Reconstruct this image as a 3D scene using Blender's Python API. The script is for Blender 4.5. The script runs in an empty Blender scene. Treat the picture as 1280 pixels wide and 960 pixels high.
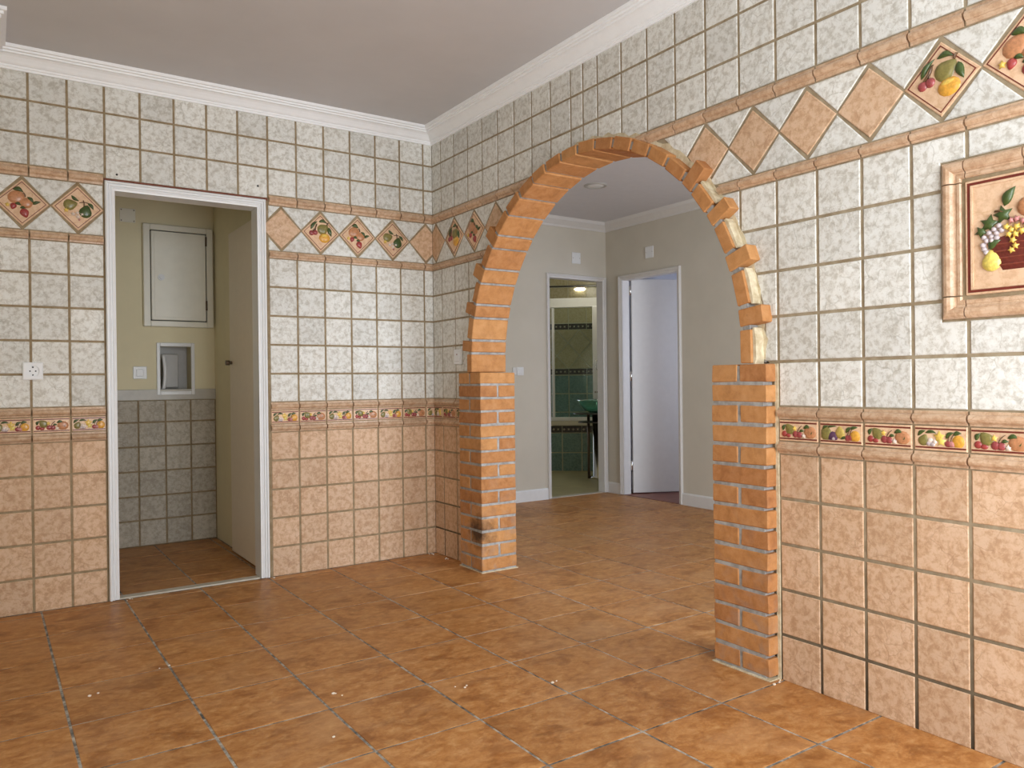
import bpy, bmesh, math, random
from mathutils import Vector, Matrix

S = 0.158            # one wall-tile pitch in metres; every length below is in tile pitches
C = bpy.context.scene.collection
sc = bpy.context.scene
rnd = random.Random(7)

# ------------------------------------------------------------------ camera
cam_d = bpy.data.cameras.new('camera')
cam = bpy.data.objects.new('camera', cam_d)
C.objects.link(cam)
cam_d.sensor_width = 36.0
cam_d.lens = 968.05 / 1280 * 36.0
cam_d.clip_start = 0.02
yaw, pitch, roll = 0.9772, -0.0024, -0.0113
F = Vector((math.cos(pitch) * math.cos(yaw), math.cos(pitch) * math.sin(yaw), math.sin(pitch)))
R0 = Vector((math.sin(yaw), -math.cos(yaw), 0))
U0 = R0.cross(F)
R = math.cos(roll) * R0 + math.sin(roll) * U0
U = -math.sin(roll) * R0 + math.cos(roll) * U0
m3 = Matrix((R, U, -F)).transposed()
cam.matrix_world = Matrix.Translation(Vector((-14.3985, -26.7741, 6.6172)) * S) @ m3.to_4x4()
sc.camera = cam

# ------------------------------------------------------------------ view, world, lights
sc.view_settings.view_transform = 'Standard'
sc.view_settings.look = 'None'
sc.view_settings.gamma = 1.0
sc.view_settings.use_curve_mapping = False
sc.view_settings.exposure = 0.5

world = bpy.data.worlds.new('world')
sc.world = world
world.use_nodes = True
wb = world.node_tree.nodes['Background']
wb.inputs[0].default_value = (0.75, 0.86, 1.0, 1)
wb.inputs[1].default_value = 1.0


def area(name, loc, aim, w, h, power, color):
    d = bpy.data.lights.new(name, 'AREA')
    d.shape = 'RECTANGLE'
    d.size, d.size_y = w * S, h * S
    d.energy, d.color = power, color
    o = bpy.data.objects.new(name, d)
    C.objects.link(o)
    o.location = Vector(loc) * S
    dirv = Vector(aim) - Vector(loc)
    o.rotation_euler = dirv.to_track_quat('-Z', 'Y').to_euler()
    return o


# daylight at the glazed balcony door behind the camera, the hall window, the bedroom window
area('kitchen_window_light', (-5.6, -30.1, 7.5), (-5.0, 0, 7.5), 8.0, 13.0, 58, (0.90, 0.95, 1.0))
area('kitchen_side_window_light', (-23.2, -25.8, 9.0), (0, -20.0, 8.0), 6.0, 8.0, 19, (0.90, 0.95, 1.0))
area('hall_window_light', (6.5, -23.4, 8.2), (7.5, 0, 8.6), 8, 10, 44, (0.84, 0.92, 1.0))
area('bedroom_window_light', (23.6, -1.9, 9.0), (20, 8, 7), 5, 7, 9.0, (0.72, 0.78, 1.0))

# ------------------------------------------------------------------ materials


def nd(nt, kind, **kw):
    n = nt.nodes.new(kind)
    for k, v in kw.items():
        setattr(n, k, v)
    return n


def ramp(nt, fac, stops):
    r = nd(nt, 'ShaderNodeValToRGB')
    el = r.color_ramp.elements
    while len(el) < len(stops):
        el.new(0.5)
    for e, (p, c) in zip(el, stops):
        e.position = p
        e.color = (*c, 1)
    nt.links.new(fac, r.inputs[0])
    return r.outputs[0]


def mixc(nt, fac, a, b, mode='MIX'):
    m = nd(nt, 'ShaderNodeMix', data_type='RGBA', blend_type=mode)
    for sock, v in ((m.inputs[0], fac), (m.inputs[6], a), (m.inputs[7], b)):
        if hasattr(v, 'links'):
            nt.links.new(v, sock)
        elif isinstance(v, (int, float)):
            sock.default_value = v
        else:
            sock.default_value = (*v, 1)
    return m.outputs[2]


def math_n(nt, op, a, b=None, clamp=False):
    m = nd(nt, 'ShaderNodeMath', operation=op, use_clamp=clamp)
    for i, v in enumerate((a, b)):
        if v is None:
            continue
        if hasattr(v, 'links'):
            nt.links.new(v, m.inputs[i])
        else:
            m.inputs[i].default_value = v
    return m.outputs[0]


def base_mat(name):
    m = bpy.data.materials.new(name)
    m.use_nodes = True
    nt = m.node_tree
    return m, nt, nt.nodes['Principled BSDF']


def coords(nt, per_object=True, stretch=(1, 1, 1)):
    g = nd(nt, 'ShaderNodeNewGeometry')
    v = g.outputs['Position']
    sep = nd(nt, 'ShaderNodeVectorMath', operation='MULTIPLY')
    nt.links.new(v, sep.inputs[0])
    sep.inputs[1].default_value = stretch
    v = sep.outputs[0]
    oi = nd(nt, 'ShaderNodeObjectInfo')
    if per_object:
        sc_ = nd(nt, 'ShaderNodeVectorMath', operation='SCALE')
        sc_.inputs[0].default_value = (13.1, 7.7, 29.3)
        nt.links.new(oi.outputs['Random'], sc_.inputs['Scale'])
        ad = nd(nt, 'ShaderNodeVectorMath', operation='ADD')
        nt.links.new(v, ad.inputs[0])
        nt.links.new(sc_.outputs[0], ad.inputs[1])
        v = ad.outputs[0]
    return v, oi.outputs['Random']


def noise(nt, vec, scale, detail=4, rough=0.6, dist=0.0):
    n = nd(nt, 'ShaderNodeTexNoise')
    n.inputs['Scale'].default_value = scale
    n.inputs['Detail'].default_value = detail
    n.inputs['Roughness'].default_value = rough
    n.inputs['Distortion'].default_value = dist
    nt.links.new(vec, n.inputs['Vector'])
    return n.outputs['Fac']


def bump(nt, bs, h, strength, dist=0.001):
    b = nd(nt, 'ShaderNodeBump')
    b.inputs['Strength'].default_value = strength
    b.inputs['Distance'].default_value = dist
    nt.links.new(h, b.inputs['Height'])
    nt.links.new(b.outputs[0], bs.inputs['Normal'])


def plain(name, col, rough=0.5, metal=0.0, spec=0.5, var=0.0, nscale=20):
    m, nt, bs = base_mat(name)
    bs.inputs['Roughness'].default_value = rough
    bs.inputs['Metallic'].default_value = metal
    bs.inputs['Specular IOR Level'].default_value = spec
    v, r = coords(nt, False)
    n = noise(nt, v, nscale, 3)
    lo = tuple(c * (1 - var) for c in col)
    hi = tuple(min(1, c * (1 + var)) for c in col)
    nt.links.new(ramp(nt, n, [(0.3, lo), (0.7, hi)]), bs.inputs['Base Color'])
    return m


def stone_tile(name, dark, mid, light, speck, rough=0.5, bstr=0.28, blotch=9, stain=None):
    """Rustic glazed wall tile: soft blotches, fine mottling, specks, raised veins."""
    m, nt, bs = base_mat(name)
    v, r = coords(nt)
    n1 = noise(nt, v, 42, 7, 0.72, 0.25)
    n2 = noise(nt, v, blotch, 3, 0.5, 0.4)
    n3 = noise(nt, v, 150, 3, 0.6)
    c = ramp(nt, n1, [(0.40, dark), (0.485, mid), (0.565, light)])
    c2 = ramp(nt, n2, [(0.35, mid), (0.65, light)])
    c = mixc(nt, 0.32, c, c2)
    sp = ramp(nt, n3, [(0.62, (0, 0, 0)), (0.72, (1, 1, 1))])
    c = mixc(nt, math_n(nt, 'MULTIPLY', sp, 0.35), c, speck)
    # crackle veins
    dv = nd(nt, 'ShaderNodeVectorMath', operation='MULTIPLY_ADD')
    dn = nd(nt, 'ShaderNodeTexNoise')
    dn.inputs['Scale'].default_value = 18
    nt.links.new(v, dn.inputs['Vector'])
    nt.links.new(dn.outputs['Color'], dv.inputs[0])
    dv.inputs[1].default_value = (0.06, 0.06, 0.06)
    nt.links.new(v, dv.inputs[2])
    vo = nd(nt, 'ShaderNodeTexVoronoi', feature='DISTANCE_TO_EDGE')
    vo.inputs['Scale'].default_value = 13
    nt.links.new(dv.outputs[0], vo.inputs['Vector'])
    vein = ramp(nt, vo.outputs['Distance'], [(0.0, (1, 1, 1)), (0.035, (0, 0, 0))])
    vmask = ramp(nt, n2, [(0.44, (0, 0, 0)), (0.58, (1, 1, 1))])
    vein = math_n(nt, 'MULTIPLY', vein, vmask)
    c = mixc(nt, math_n(nt, 'MULTIPLY', vein, 0.35), c, speck)
    hv = nd(nt, 'ShaderNodeHueSaturation')
    nt.links.new(c, hv.inputs['Color'])
    nt.links.new(math_n(nt, 'ADD', math_n(nt, 'MULTIPLY', r, 0.16), 0.92), hv.inputs['Value'])
    nt.links.new(hv.outputs[0], bs.inputs['Base Color'])
    bs.inputs['Roughness'].default_value = rough
    bs.inputs['Specular IOR Level'].default_value = 0.3
    h = math_n(nt, 'SUBTRACT', math_n(nt, 'ADD', n1, math_n(nt, 'MULTIPLY', n2, 0.6)), math_n(nt, 'MULTIPLY', vein, 0.45))
    bump(nt, bs, h, bstr, 0.003)
    return m


def floor_tile_mat():
    m, nt, bs = base_mat('terracotta_floor_glaze')
    v, r = coords(nt, True, (0.85, 1.15, 1))
    n1 = noise(nt, v, 7.5, 7, 0.66, 0.5)
    n2 = noise(nt, v, 26, 6, 0.68, 0.3)
    n3 = noise(nt, v, 4.2, 3, 0.5, 0.3)
    c = ramp(nt, n2, [(0.30, (0.33, 0.125, 0.030)), (0.50, (0.46, 0.205, 0.062)), (0.70, (0.58, 0.31, 0.12))])
    blot = ramp(nt, n1, [(0.51, (0, 0, 0)), (0.64, (1, 1, 1))])
    c = mixc(nt, math_n(nt, 'MULTIPLY', blot, 0.62), c, (0.215, 0.068, 0.012))
    pale = ramp(nt, n3, [(0.5, (0, 0, 0)), (0.7, (1, 1, 1))])
    c = mixc(nt, math_n(nt, 'MULTIPLY', pale, 0.30), c, (0.55, 0.32, 0.16))
    hv = nd(nt, 'ShaderNodeHueSaturation')
    nt.links.new(c, hv.inputs['Color'])
    nt.links.new(math_n(nt, 'ADD', math_n(nt, 'MULTIPLY', r, 0.14), 0.93), hv.inputs['Value'])
    nt.links.new(hv.outputs[0], bs.inputs['Base Color'])
    rr = nd(nt, 'ShaderNodeMapRange')
    nt.links.new(n2, rr.inputs[0])
    rr.inputs[3].default_value = 0.36
    rr.inputs[4].default_value = 0.50
    nt.links.new(rr.outputs[0], bs.inputs['Roughness'])
    bs.inputs['Specular IOR Level'].default_value = 0.26
    bump(nt, bs, math_n(nt, 'ADD', n2, n1), 0.14, 0.004)
    return m


def grout_mat(name, a, b, dirt, z_dirt=None, scale=25):
    m, nt, bs = base_mat(name)
    v, r = coords(nt, False)
    n = noise(nt, v, scale, 4, 0.6)
    c = ramp(nt, n, [(0.35, a), (0.65, b)])
    if z_dirt:
        # grime that has worked into the joints near the floor
        sx = nd(nt, 'ShaderNodeSeparateXYZ')
        g = nd(nt, 'ShaderNodeNewGeometry')
        nt.links.new(g.outputs['Position'], sx.inputs[0])
        zz = nd(nt, 'ShaderNodeMapRange')
        nt.links.new(math_n(nt, 'ADD', sx.outputs[2], math_n(nt, 'MULTIPLY', noise(nt, v, 5, 3), 0.35)), zz.inputs[0])
        zz.inputs[1].default_value = z_dirt[1] * S + 0.17
        zz.inputs[2].default_value = z_dirt[0] * S + 0.17
        c = mixc(nt, math_n(nt, 'MULTIPLY', zz.outputs[0], 0.9), c, dirt)
    nt.links.new(c, bs.inputs['Base Color'])
    bs.inputs['Roughness'].default_value = 0.85
    bs.inputs['Specular IOR Level'].default_value = 0.2
    bump(nt, bs, n, 0.3, 0.002)
    return m


def floor_grout_mat():
    m, nt, bs = base_mat('floor_grout')
    v, r = coords(nt, False)
    n = noise(nt, v, 16, 5, 0.7)
    c = ramp(nt, n, [(0.34, (0.07, 0.063, 0.056)), (0.48, (0.21, 0.19, 0.165)), (0.60, (0.46, 0.42, 0.36))])
    nt.links.new(c, bs.inputs['Base Color'])
    bs.inputs['Roughness'].default_value = 0.8
    return m


def brick_mat(name, soot=None):
    m, nt, bs = base_mat(name)
    v, r = coords(nt)
    n1 = noise(nt, v, 22, 5, 0.65, 0.3)
    n2 = noise(nt, v, 90, 4, 0.6)
    c = ramp(nt, n1, [(0.30, (0.28, 0.115, 0.04)), (0.5, (0.47, 0.215, 0.078)), (0.7, (0.58, 0.305, 0.135))])
    tint = ramp(nt, r, [(0.0, (0.36, 0.14, 0.05)), (0.5, (0.51, 0.235, 0.08)), (1.0, (0.60, 0.31, 0.115))])
    c = mixc(nt, 0.45, c, tint)
    sp = ramp(nt, n2, [(0.62, (0, 0, 0)), (0.74, (1, 1, 1))])
    c = mixc(nt, math_n(nt, 'MULTIPLY', sp, 0.35), c, (0.22, 0.09, 0.04))
    # grey mortar smears, heavier low down where the bricks are scuffed
    g = nd(nt, 'ShaderNodeNewGeometry')
    sx = nd(nt, 'ShaderNodeSeparateXYZ')
    nt.links.new(g.outputs['Position'], sx.inputs[0])
    low = nd(nt, 'ShaderNodeMapRange')
    nt.links.new(sx.outputs[2], low.inputs[0])
    low.inputs[1].default_value = 0.62
    low.inputs[2].default_value = 0.0
    sm = ramp(nt, noise(nt, v, 14, 4, 0.6, 0.5), [(0.48, (0, 0, 0)), (0.68, (1, 1, 1))])
    amt = math_n(nt, 'ADD', math_n(nt, 'MULTIPLY', low.outputs[0], 0.5), 0.06)
    c = mixc(nt, math_n(nt, 'MULTIPLY', sm, amt), c, (0.33, 0.24, 0.19))
    if soot:
        d = nd(nt, 'ShaderNodeVectorMath', operation='DISTANCE')
        nt.links.new(g.outputs['Position'], d.inputs[0])
        d.inputs[1].default_value = [q * S for q in soot]
        dd = math_n(nt, 'ADD', d.outputs['Value'], math_n(nt, 'MULTIPLY', n1, 0.12))
        mk = nd(nt, 'ShaderNodeMapRange')
        nt.links.new(dd, mk.inputs[0])
        mk.inputs[1].default_value = 0.17
        mk.inputs[2].default_value = 0.09
        c = mixc(nt, math_n(nt, 'MULTIPLY', mk.outputs[0], 0.85), c, (0.02, 0.014, 0.012))
    nt.links.new(c, bs.inputs['Base Color'])
    bs.inputs['Roughness'].default_value = 0.78
    bs.inputs['Specular IOR Level'].default_value = 0.25
    bump(nt, bs, math_n(nt, 'ADD', n1, n2), 0.35, 0.003)
    return m


M = {}
M['white_tile'] = stone_tile('white_wall_tile', (0.45, 0.415, 0.35), (0.65, 0.63, 0.575), (0.77, 0.765, 0.725), (0.27, 0.235, 0.175))
M['orange_tile'] = stone_tile('terracotta_wall_tile', (0.44, 0.255, 0.14), (0.575, 0.37, 0.225), (0.67, 0.47, 0.32), (0.32, 0.165, 0.08))
M['molding'] = stone_tile('peach_molding_glaze', (0.42, 0.25, 0.145), (0.53, 0.345, 0.215), (0.62, 0.44, 0.30), (0.34, 0.18, 0.09), 0.28, 0.08, 14)
M['decor'] = stone_tile('peach_decor_glaze', (0.60, 0.37, 0.22), (0.70, 0.46, 0.29), (0.76, 0.53, 0.35), (0.50, 0.28, 0.12), 0.28, 0.06, 14)
M['grout'] = grout_mat('wall_grout', (0.25, 0.18, 0.10), (0.35, 0.27, 0.17), (0, 0, 0))
M['dirty_grout'] = grout_mat('grimy_wall_grout', (0.27, 0.205, 0.125), (0.38, 0.31, 0.21), (0.035, 0.026, 0.018), (0.0, 3.4))
M['floor_tile'] = floor_tile_mat()
M['floor_grout'] = floor_grout_mat()
M['brick'] = brick_mat('red_brick')
M['soot_brick'] = brick_mat('sooty_brick', (-0.30, -3.62, 1.40))
M['mortar'] = grout_mat('grey_mortar', (0.26, 0.245, 0.225), (0.42, 0.405, 0.385), (0, 0, 0), None, 30)
M['plaster'] = grout_mat('cream_plaster', (0.50, 0.40, 0.25), (0.72, 0.64, 0.46), (0, 0, 0), None, 30)
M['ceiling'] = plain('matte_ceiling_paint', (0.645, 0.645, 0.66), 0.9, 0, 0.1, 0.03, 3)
M['cornice'] = plain('white_plaster_cornice', (0.93, 0.945, 0.96), 0.55, 0, 0.3, 0.02)
M['white_paint'] = plain('white_gloss_paint', (0.80, 0.81, 0.82), 0.3, 0, 0.4, 0.02)
M['cream_wall'] = plain('cream_wall_paint', (0.82, 0.75, 0.53), 0.75, 0, 0.2, 0.03, 4)
M['hall_wall'] = plain('hall_wall_paint', (0.62, 0.575, 0.49), 0.7, 0, 0.25, 0.03, 4)
M['hall_trim'] = plain('hall_trim_paint', (0.72, 0.70, 0.68), 0.4, 0, 0.4, 0.02)
M['bed_wall'] = plain('bedroom_wall_paint', (0.66, 0.66, 0.70), 0.8, 0, 0.2, 0.02)
M['bed_floor'] = plain('red_brown_wood_floor', (0.20, 0.06, 0.035), 0.4, 0, 0.4, 0.25, 9)
M['plastic'] = plain('white_plastic', (0.80, 0.81, 0.82), 0.3, 0, 0.45, 0.01)
M['cream_metal'] = plain('cream_enamel', (0.86, 0.84, 0.74), 0.35, 0, 0.45, 0.02)
M['cream_leaf'] = plain('cream_door_paint', (0.88, 0.80, 0.67), 0.45, 0, 0.4, 0.02)
M['dark'] = plain('dark_recess', (0.015, 0.013, 0.012), 0.6)
M['grey_box'] = plain('grey_box_enamel', (0.45, 0.44, 0.42), 0.4, 0, 0.4, 0.03)
M['chrome'] = plain('polished_chrome', (0.75, 0.73, 0.68), 0.12, 1.0)
M['dark_metal'] = plain('aged_bronze', (0.16, 0.12, 0.09), 0.35, 0.8)
M['marble'] = plain('pale_marble', (0.55, 0.50, 0.42), 0.3, 0, 0.5, 0.15, 14)
M['util_trim'] = plain('pale_marble_border', (0.50, 0.47, 0.41), 0.35, 0, 0.4, 0.10, 14)
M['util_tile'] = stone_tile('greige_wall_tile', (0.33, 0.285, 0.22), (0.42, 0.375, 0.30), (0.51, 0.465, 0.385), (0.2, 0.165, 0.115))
M['rust_strip'] = plain('bare_red_adhesive', (0.20, 0.075, 0.05), 0.8, 0, 0.2, 0.25, 60)
M['bath_beige'] = stone_tile('beige_bath_tile', (0.40, 0.34, 0.19), (0.48, 0.42, 0.25), (0.54, 0.48, 0.31), (0.3, 0.25, 0.13), 0.2, 0.05)
M['bath_teal'] = stone_tile('teal_bath_tile', (0.11, 0.19, 0.175), (0.17, 0.265, 0.245), (0.23, 0.34, 0.31), (0.07, 0.12, 0.11), 0.15, 0.05)
M['bath_grout'] = plain('pale_bath_grout', (0.56, 0.54, 0.40), 0.8, 0, 0.2, 0.05)
M['bath_floor'] = plain('olive_bath_floor', (0.38, 0.33, 0.17), 0.35, 0, 0.4, 0.12, 8)
M['black_band'] = plain('dark_mosaic_glaze', (0.055, 0.05, 0.045), 0.25, 0, 0.5, 0.3, 60)
M['tan_chip'] = plain('tan_mosaic_chip', (0.42, 0.38, 0.28), 0.3, 0, 0.5, 0.2, 60)
M['tub'] = plain('ivory_tub_enamel', (0.70, 0.66, 0.52), 0.2, 0, 0.5, 0.01)
M['red_line'] = plain('dark_red_glaze_line', (0.16, 0.03, 0.02), 0.3, 0, 0.4, 0.15, 60)
M['crumb'] = plain('plaster_crumb', (0.75, 0.66, 0.55), 0.9)
M['window_frame'] = plain('white_window_frame', (0.8, 0.8, 0.8), 0.4)
FR = dict(weave=(0.20, 0.045, 0.028), leaf=(0.055, 0.085, 0.022), fig=(0.22, 0.185, 0.055), pear=(0.50, 0.36, 0.09), orange=(0.68, 0.34, 0.05),
          cherry=(0.30, 0.06, 0.06), pink=(0.50, 0.21, 0.19), peach=(0.50, 0.225, 0.105), straw=(0.33, 0.05, 0.045),
          yellow=(0.74, 0.50, 0.10), blossom=(0.72, 0.60, 0.52), grape=(0.50, 0.42, 0.42), plum=(0.10, 0.045, 0.09),
          lemon=(0.72, 0.58, 0.13), basket=(0.14, 0.025, 0.018), stem=(0.12, 0.06, 0.025))
for k, c in FR.items():
    M[k] = plain('glaze_' + k, c, 0.28, 0, 0.5, 0.22, 110)

m, nt, bs = base_mat('green_glass')
bs.inputs['Base Color'].default_value = (0.35, 0.75, 0.62, 1)
bs.inputs['Transmission Weight'].default_value = 0.85
bs.inputs['Roughness'].default_value = 0.05
v_, r_ = coords(nt, False)
nt.links.new(ramp(nt, noise(nt, v_, 20), [(0.3, (0.30, 0.66, 0.55)), (0.7, (0.40, 0.78, 0.66))]), bs.inputs['Base Color'])
M['glass'] = m
m, nt, bs = base_mat('shower_glass')
bs.inputs['Base Color'].default_value = (0.85, 0.93, 0.88, 1)
bs.inputs['Transmission Weight'].default_value = 1.0
bs.inputs['Roughness'].default_value = 0.0
bs.inputs['IOR'].default_value = 1.06
M['clear_glass'] = m
m, nt, bs = base_mat('reflection_glow')  # emission standing in for a light reflected in the bathroom tiles
bs.inputs['Emission Color'].default_value = (1.0, 0.93, 0.72, 1)
bs.inputs['Emission Strength'].default_value = 6
M['glow'] = m

# ------------------------------------------------------------------ helpers


class Fr:
    """A wall or floor plane: origin o, right u, up v, out n (tile pitches)."""
    def __init__(self, o, u, v):
        self.o, self.u, self.v = Vector(o), Vector(u), Vector(v)
        self.n = self.u.cross(self.v)

    def p(self, a, b, c=0.0):
        return self.o + self.u * a + self.v * b + self.n * c


LEFT = Fr((0, 0, 0), (1, 0, 0), (0, 0, 1))        # a = X
RIGHT = Fr((0, 0, 0), (0, -1, 0), (0, 0, 1))      # a = -Y
FLOOR = Fr((0, 0, 0), (1, 0, 0), (0, 1, 0))
UTIL = Fr((0, 8.4, 0), (1, 0, 0), (0, 0, 1))
HALLB = Fr((0, 8.3, 0), (1, 0, 0), (0, 0, 1))
HALLR = Fr((16.1, 0, 0), (0, -1, 0), (0, 0, 1))
th = math.radians(-42)
BU = Vector((math.cos(th), math.sin(th), 0))
BN = Vector((-math.sin(th), math.cos(th), 0))
P0 = Vector((20.91, 17.64, 0))
TUBF = Fr(P0, BU, (0, 0, 1))
BATHW = Fr(P0 + BN * 4.4, BU, (0, 0, 1))


def mesh_obj(name, bm, mat, parent=None, origin=None, smooth=False):
    """Link bm (built in tile pitches, world placed) as one object whose origin sits at its centre."""
    vs = [v.co for v in bm.verts]
    if origin is None:
        lo = Vector([min(v[i] for v in vs) for i in range(3)])
        hi = Vector([max(v[i] for v in vs) for i in range(3)])
        origin = (lo + hi) / 2
    origin = Vector(origin)
    for v in bm.verts:
        v.co = (v.co - origin) * S
    me = bpy.data.meshes.new(name)
    bm.to_mesh(me)
    bm.free()
    for mm in (mat if isinstance(mat, (list, tuple)) else [mat]):
        me.materials.append(M[mm])
    if smooth:
        for f in me.polygons:
            f.use_smooth = True
    o = bpy.data.objects.new(name, me)
    C.objects.link(o)
    wl = origin * S
    if parent is not None:
        o.parent = parent
        o.location = wl - parent_loc(parent)
    else:
        o.location = wl
    return o


def parent_loc(p):
    l = Vector(p.location)
    while p.parent:
        p = p.parent
        l += p.location
    return l


def empty(name, loc=(0, 0, 0)):
    o = bpy.data.objects.new(name, None)
    o.empty_display_size = 0.05
    o.location = Vector(loc) * S
    C.objects.link(o)
    return o


def tag(o, label=None, cat=None, group=None, kind=None):
    for k, v in (('label', label), ('category', cat), ('group', group), ('kind', kind)):
        if v:
            o[k] = v
    return o


def thing(name, label, cat, loc, group=None):
    return tag(empty(name, loc), label, cat, group)


def box(bm, lo, hi, bev=0.0, jit=0.0, fr=None):
    (x0, y0, z0), (x1, y1, z1) = lo, hi
    cs = [(x0, y0, z0), (x1, y0, z0), (x1, y1, z0), (x0, y1, z0), (x0, y0, z1), (x1, y0, z1), (x1, y1, z1), (x0, y1, z1)]
    if jit:
        cs = [tuple(c + rnd.uniform(-jit, jit) for c in q) for q in cs]
    if fr:
        cs = [fr.p(*q) for q in cs]
    vs = [bm.verts.new(q) for q in cs]
    fs = [bm.faces.new([vs[i] for i in q]) for q in ((0, 3, 2, 1), (4, 5, 6, 7), (0, 1, 5, 4), (1, 2, 6, 5), (2, 3, 7, 6), (3, 0, 4, 7))]
    if bev:
        es = list({e for f in fs for e in f.edges})
        bmesh.ops.bevel(bm, geom=es, offset=bev, segments=1, affect='EDGES', profile=0.5)
    return vs


def box_obj(name, lo, hi, mat, parent=None, bev=0.0, fr=None, jit=0.0):
    bm = bmesh.new()
    box(bm, lo, hi, bev, jit, fr)
    return mesh_obj(name, bm, mat, parent)


def inset(poly, d):
    n = len(poly)
    out = []
    for i in range(n):
        p0, p1, p2 = Vector(poly[i - 1]), Vector(poly[i]), Vector(poly[(i + 1) % n])
        e1, e2 = (p1 - p0).normalized(), (p2 - p1).normalized()
        n1, n2 = Vector((-e1.y, e1.x)), Vector((-e2.y, e2.x))
        k = 1 + n1.dot(n2)
        mv = (n1 + n2) / max(k, 0.3)
        out.append(p1 + mv * d)
    return out


def clean(poly, eps=0.012):
    out = []
    for q in poly:
        if not out or math.hypot(q[0] - out[-1][0], q[1] - out[-1][1]) > eps:
            out.append(q)
    if len(out) > 1 and math.hypot(out[0][0] - out[-1][0], out[0][1] - out[-1][1]) <= eps:
        out.pop()
    return out


def area2(poly):
    return sum(poly[i - 1][0] * poly[i][1] - poly[i][0] * poly[i - 1][1] for i in range(len(poly))) / 2


def tile(name, fr, poly, mat, parent, n0=-0.06, n1=0.0, bev=0.016, wob=0.004):
    """One tile: outline poly in the plane fr, eased front edges, sitting a hair proud or shy of its neighbours."""
    poly = clean(poly)
    if len(poly) < 3 or abs(area2(poly)) < 0.004:
        return None
    if area2(poly) < 0:
        poly = poly[::-1]
    n1 = n1 + rnd.uniform(-wob, wob)
    tu, tv = rnd.uniform(-wob, wob), rnd.uniform(-wob, wob)
    cx = sum(q[0] for q in poly) / len(poly)
    cy = sum(q[1] for q in poly) / len(poly)
    front = inset(poly, bev)
    bm = bmesh.new()
    a = [bm.verts.new(fr.p(q[0], q[1], n0)) for q in poly]
    b = [bm.verts.new(fr.p(q[0], q[1], n1 - bev * 0.7 + tu * (q[0] - cx) + tv * (q[1] - cy))) for q in poly]
    c = [bm.verts.new(fr.p(q[0], q[1], n1 + tu * (q[0] - cx) + tv * (q[1] - cy))) for q in front]
    k = len(poly)
    for i in range(k):
        j = (i + 1) % k
        bm.faces.new((a[i], a[j], b[j], b[i]))
        bm.faces.new((b[i], b[j], c[j], c[i]))
    bm.faces.new(c)
    return mesh_obj(name, bm, mat, parent)


def profile_run(name, fr, a0, a1, prof, mat, parent, m0=0.0, m1=0.0, smooth=False):
    """Extrude prof = [(v, n) ...] along fr.u from a0 to a1; m0, m1 skew the ends by n for mitres."""
    bm = bmesh.new()
    A = [bm.verts.new(fr.p(a0 + m0 * n, v, n)) for v, n in prof]
    B = [bm.verts.new(fr.p(a1 + m1 * n, v, n)) for v, n in prof]
    k = len(prof)
    for i in range(k):
        j = (i + 1) % k
        bm.faces.new((A[i], B[i], B[j], A[j]))
    bm.faces.new(A[::-1])
    bm.faces.new(B)
    bmesh.ops.recalc_face_normals(bm, faces=bm.faces[:])
    return mesh_obj(name, bm, mat, parent)


def prism(name, fr, poly, n0, n1, mat, parent=None, bev=0.0):
    bm = bmesh.new()
    if area2(poly) < 0:
        poly = poly[::-1]
    A = [bm.verts.new(fr.p(q[0], q[1], n0)) for q in poly]
    B = [bm.verts.new(fr.p(q[0], q[1], n1)) for q in poly]
    k = len(poly)
    for i in range(k):
        j = (i + 1) % k
        bm.faces.new((A[i], A[j], B[j], B[i]))
    bm.faces.new(B)
    bm.faces.new(A[::-1])
    if bev:
        bmesh.ops.bevel(bm, geom=bm.edges[:], offset=bev, segments=1, affect='EDGES', profile=0.5)
    return mesh_obj(name, bm, mat, parent)


def dome(bm, fr, pts, h, n0):
    """A low relief pad over the outline pts."""
    if area2(pts) < 0:
        pts = pts[::-1]
    cx = sum(q[0] for q in pts) / len(pts)
    cy = sum(q[1] for q in pts) / len(pts)
    rings = []
    for s, k in ((1.0, 0.0), (0.86, 0.55), (0.52, 0.92)):
        rings.append([bm.verts.new(fr.p(cx + (q[0] - cx) * s, cy + (q[1] - cy) * s, n0 + h * k)) for q in pts])
    top = bm.verts.new(fr.p(cx, cy, n0 + h))
    n = len(pts)
    for r0, r1 in zip(rings, rings[1:]):
        for i in range(n):
            j = (i + 1) % n
            f = bm.faces.new((r0[i], r0[j], r1[j], r1[i]))
            f.smooth = True
    for i in range(n):
        f = bm.faces.new((rings[-1][i], rings[-1][(i + 1) % n], top))
        f.smooth = True


def ell(cx, cy, rx, ry, rot=0, n=12):
    c, s = math.cos(rot), math.sin(rot)
    return [(cx + rx * math.cos(t) * c - ry * math.sin(t) * s, cy + rx * math.cos(t) * s + ry * math.sin(t) * c)
            for t in [2 * math.pi * i / n for i in range(n)]]


def leaf(x0, y0, x1, y1, w, bend=0.15):
    dx, dy = x1 - x0, y1 - y0
    px, py = -dy, dx
    up, dn = [], []
    for i in range(7):
        t = i / 6
        ww = w * math.sin(math.pi * t ** 0.8) / math.hypot(dx, dy)
        b = bend * math.sin(math.pi * t)
        q = (x0 + dx * t + px * b, y0 + dy * t + py * b)
        up.append((q[0] + px * ww, q[1] + py * ww))
        dn.append((q[0] - px * ww, q[1] - py * ww))
    return up + dn[-2:0:-1]


def pearshape(cx, cy, r, rot):
    pts = []
    for i in range(14):
        t = 2 * math.pi * i / 14
        rr = r * (1 + 0.28 * max(0, math.cos(t)) ** 3)
        w = 1 - 0.25 * max(0, math.cos(t))
        a, b = rr * math.cos(t), r * w * math.sin(t)
        pts.append((cx + a * math.cos(rot) - b * math.sin(rot), cy + a * math.sin(rot) + b * math.cos(rot)))
    return pts


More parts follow.
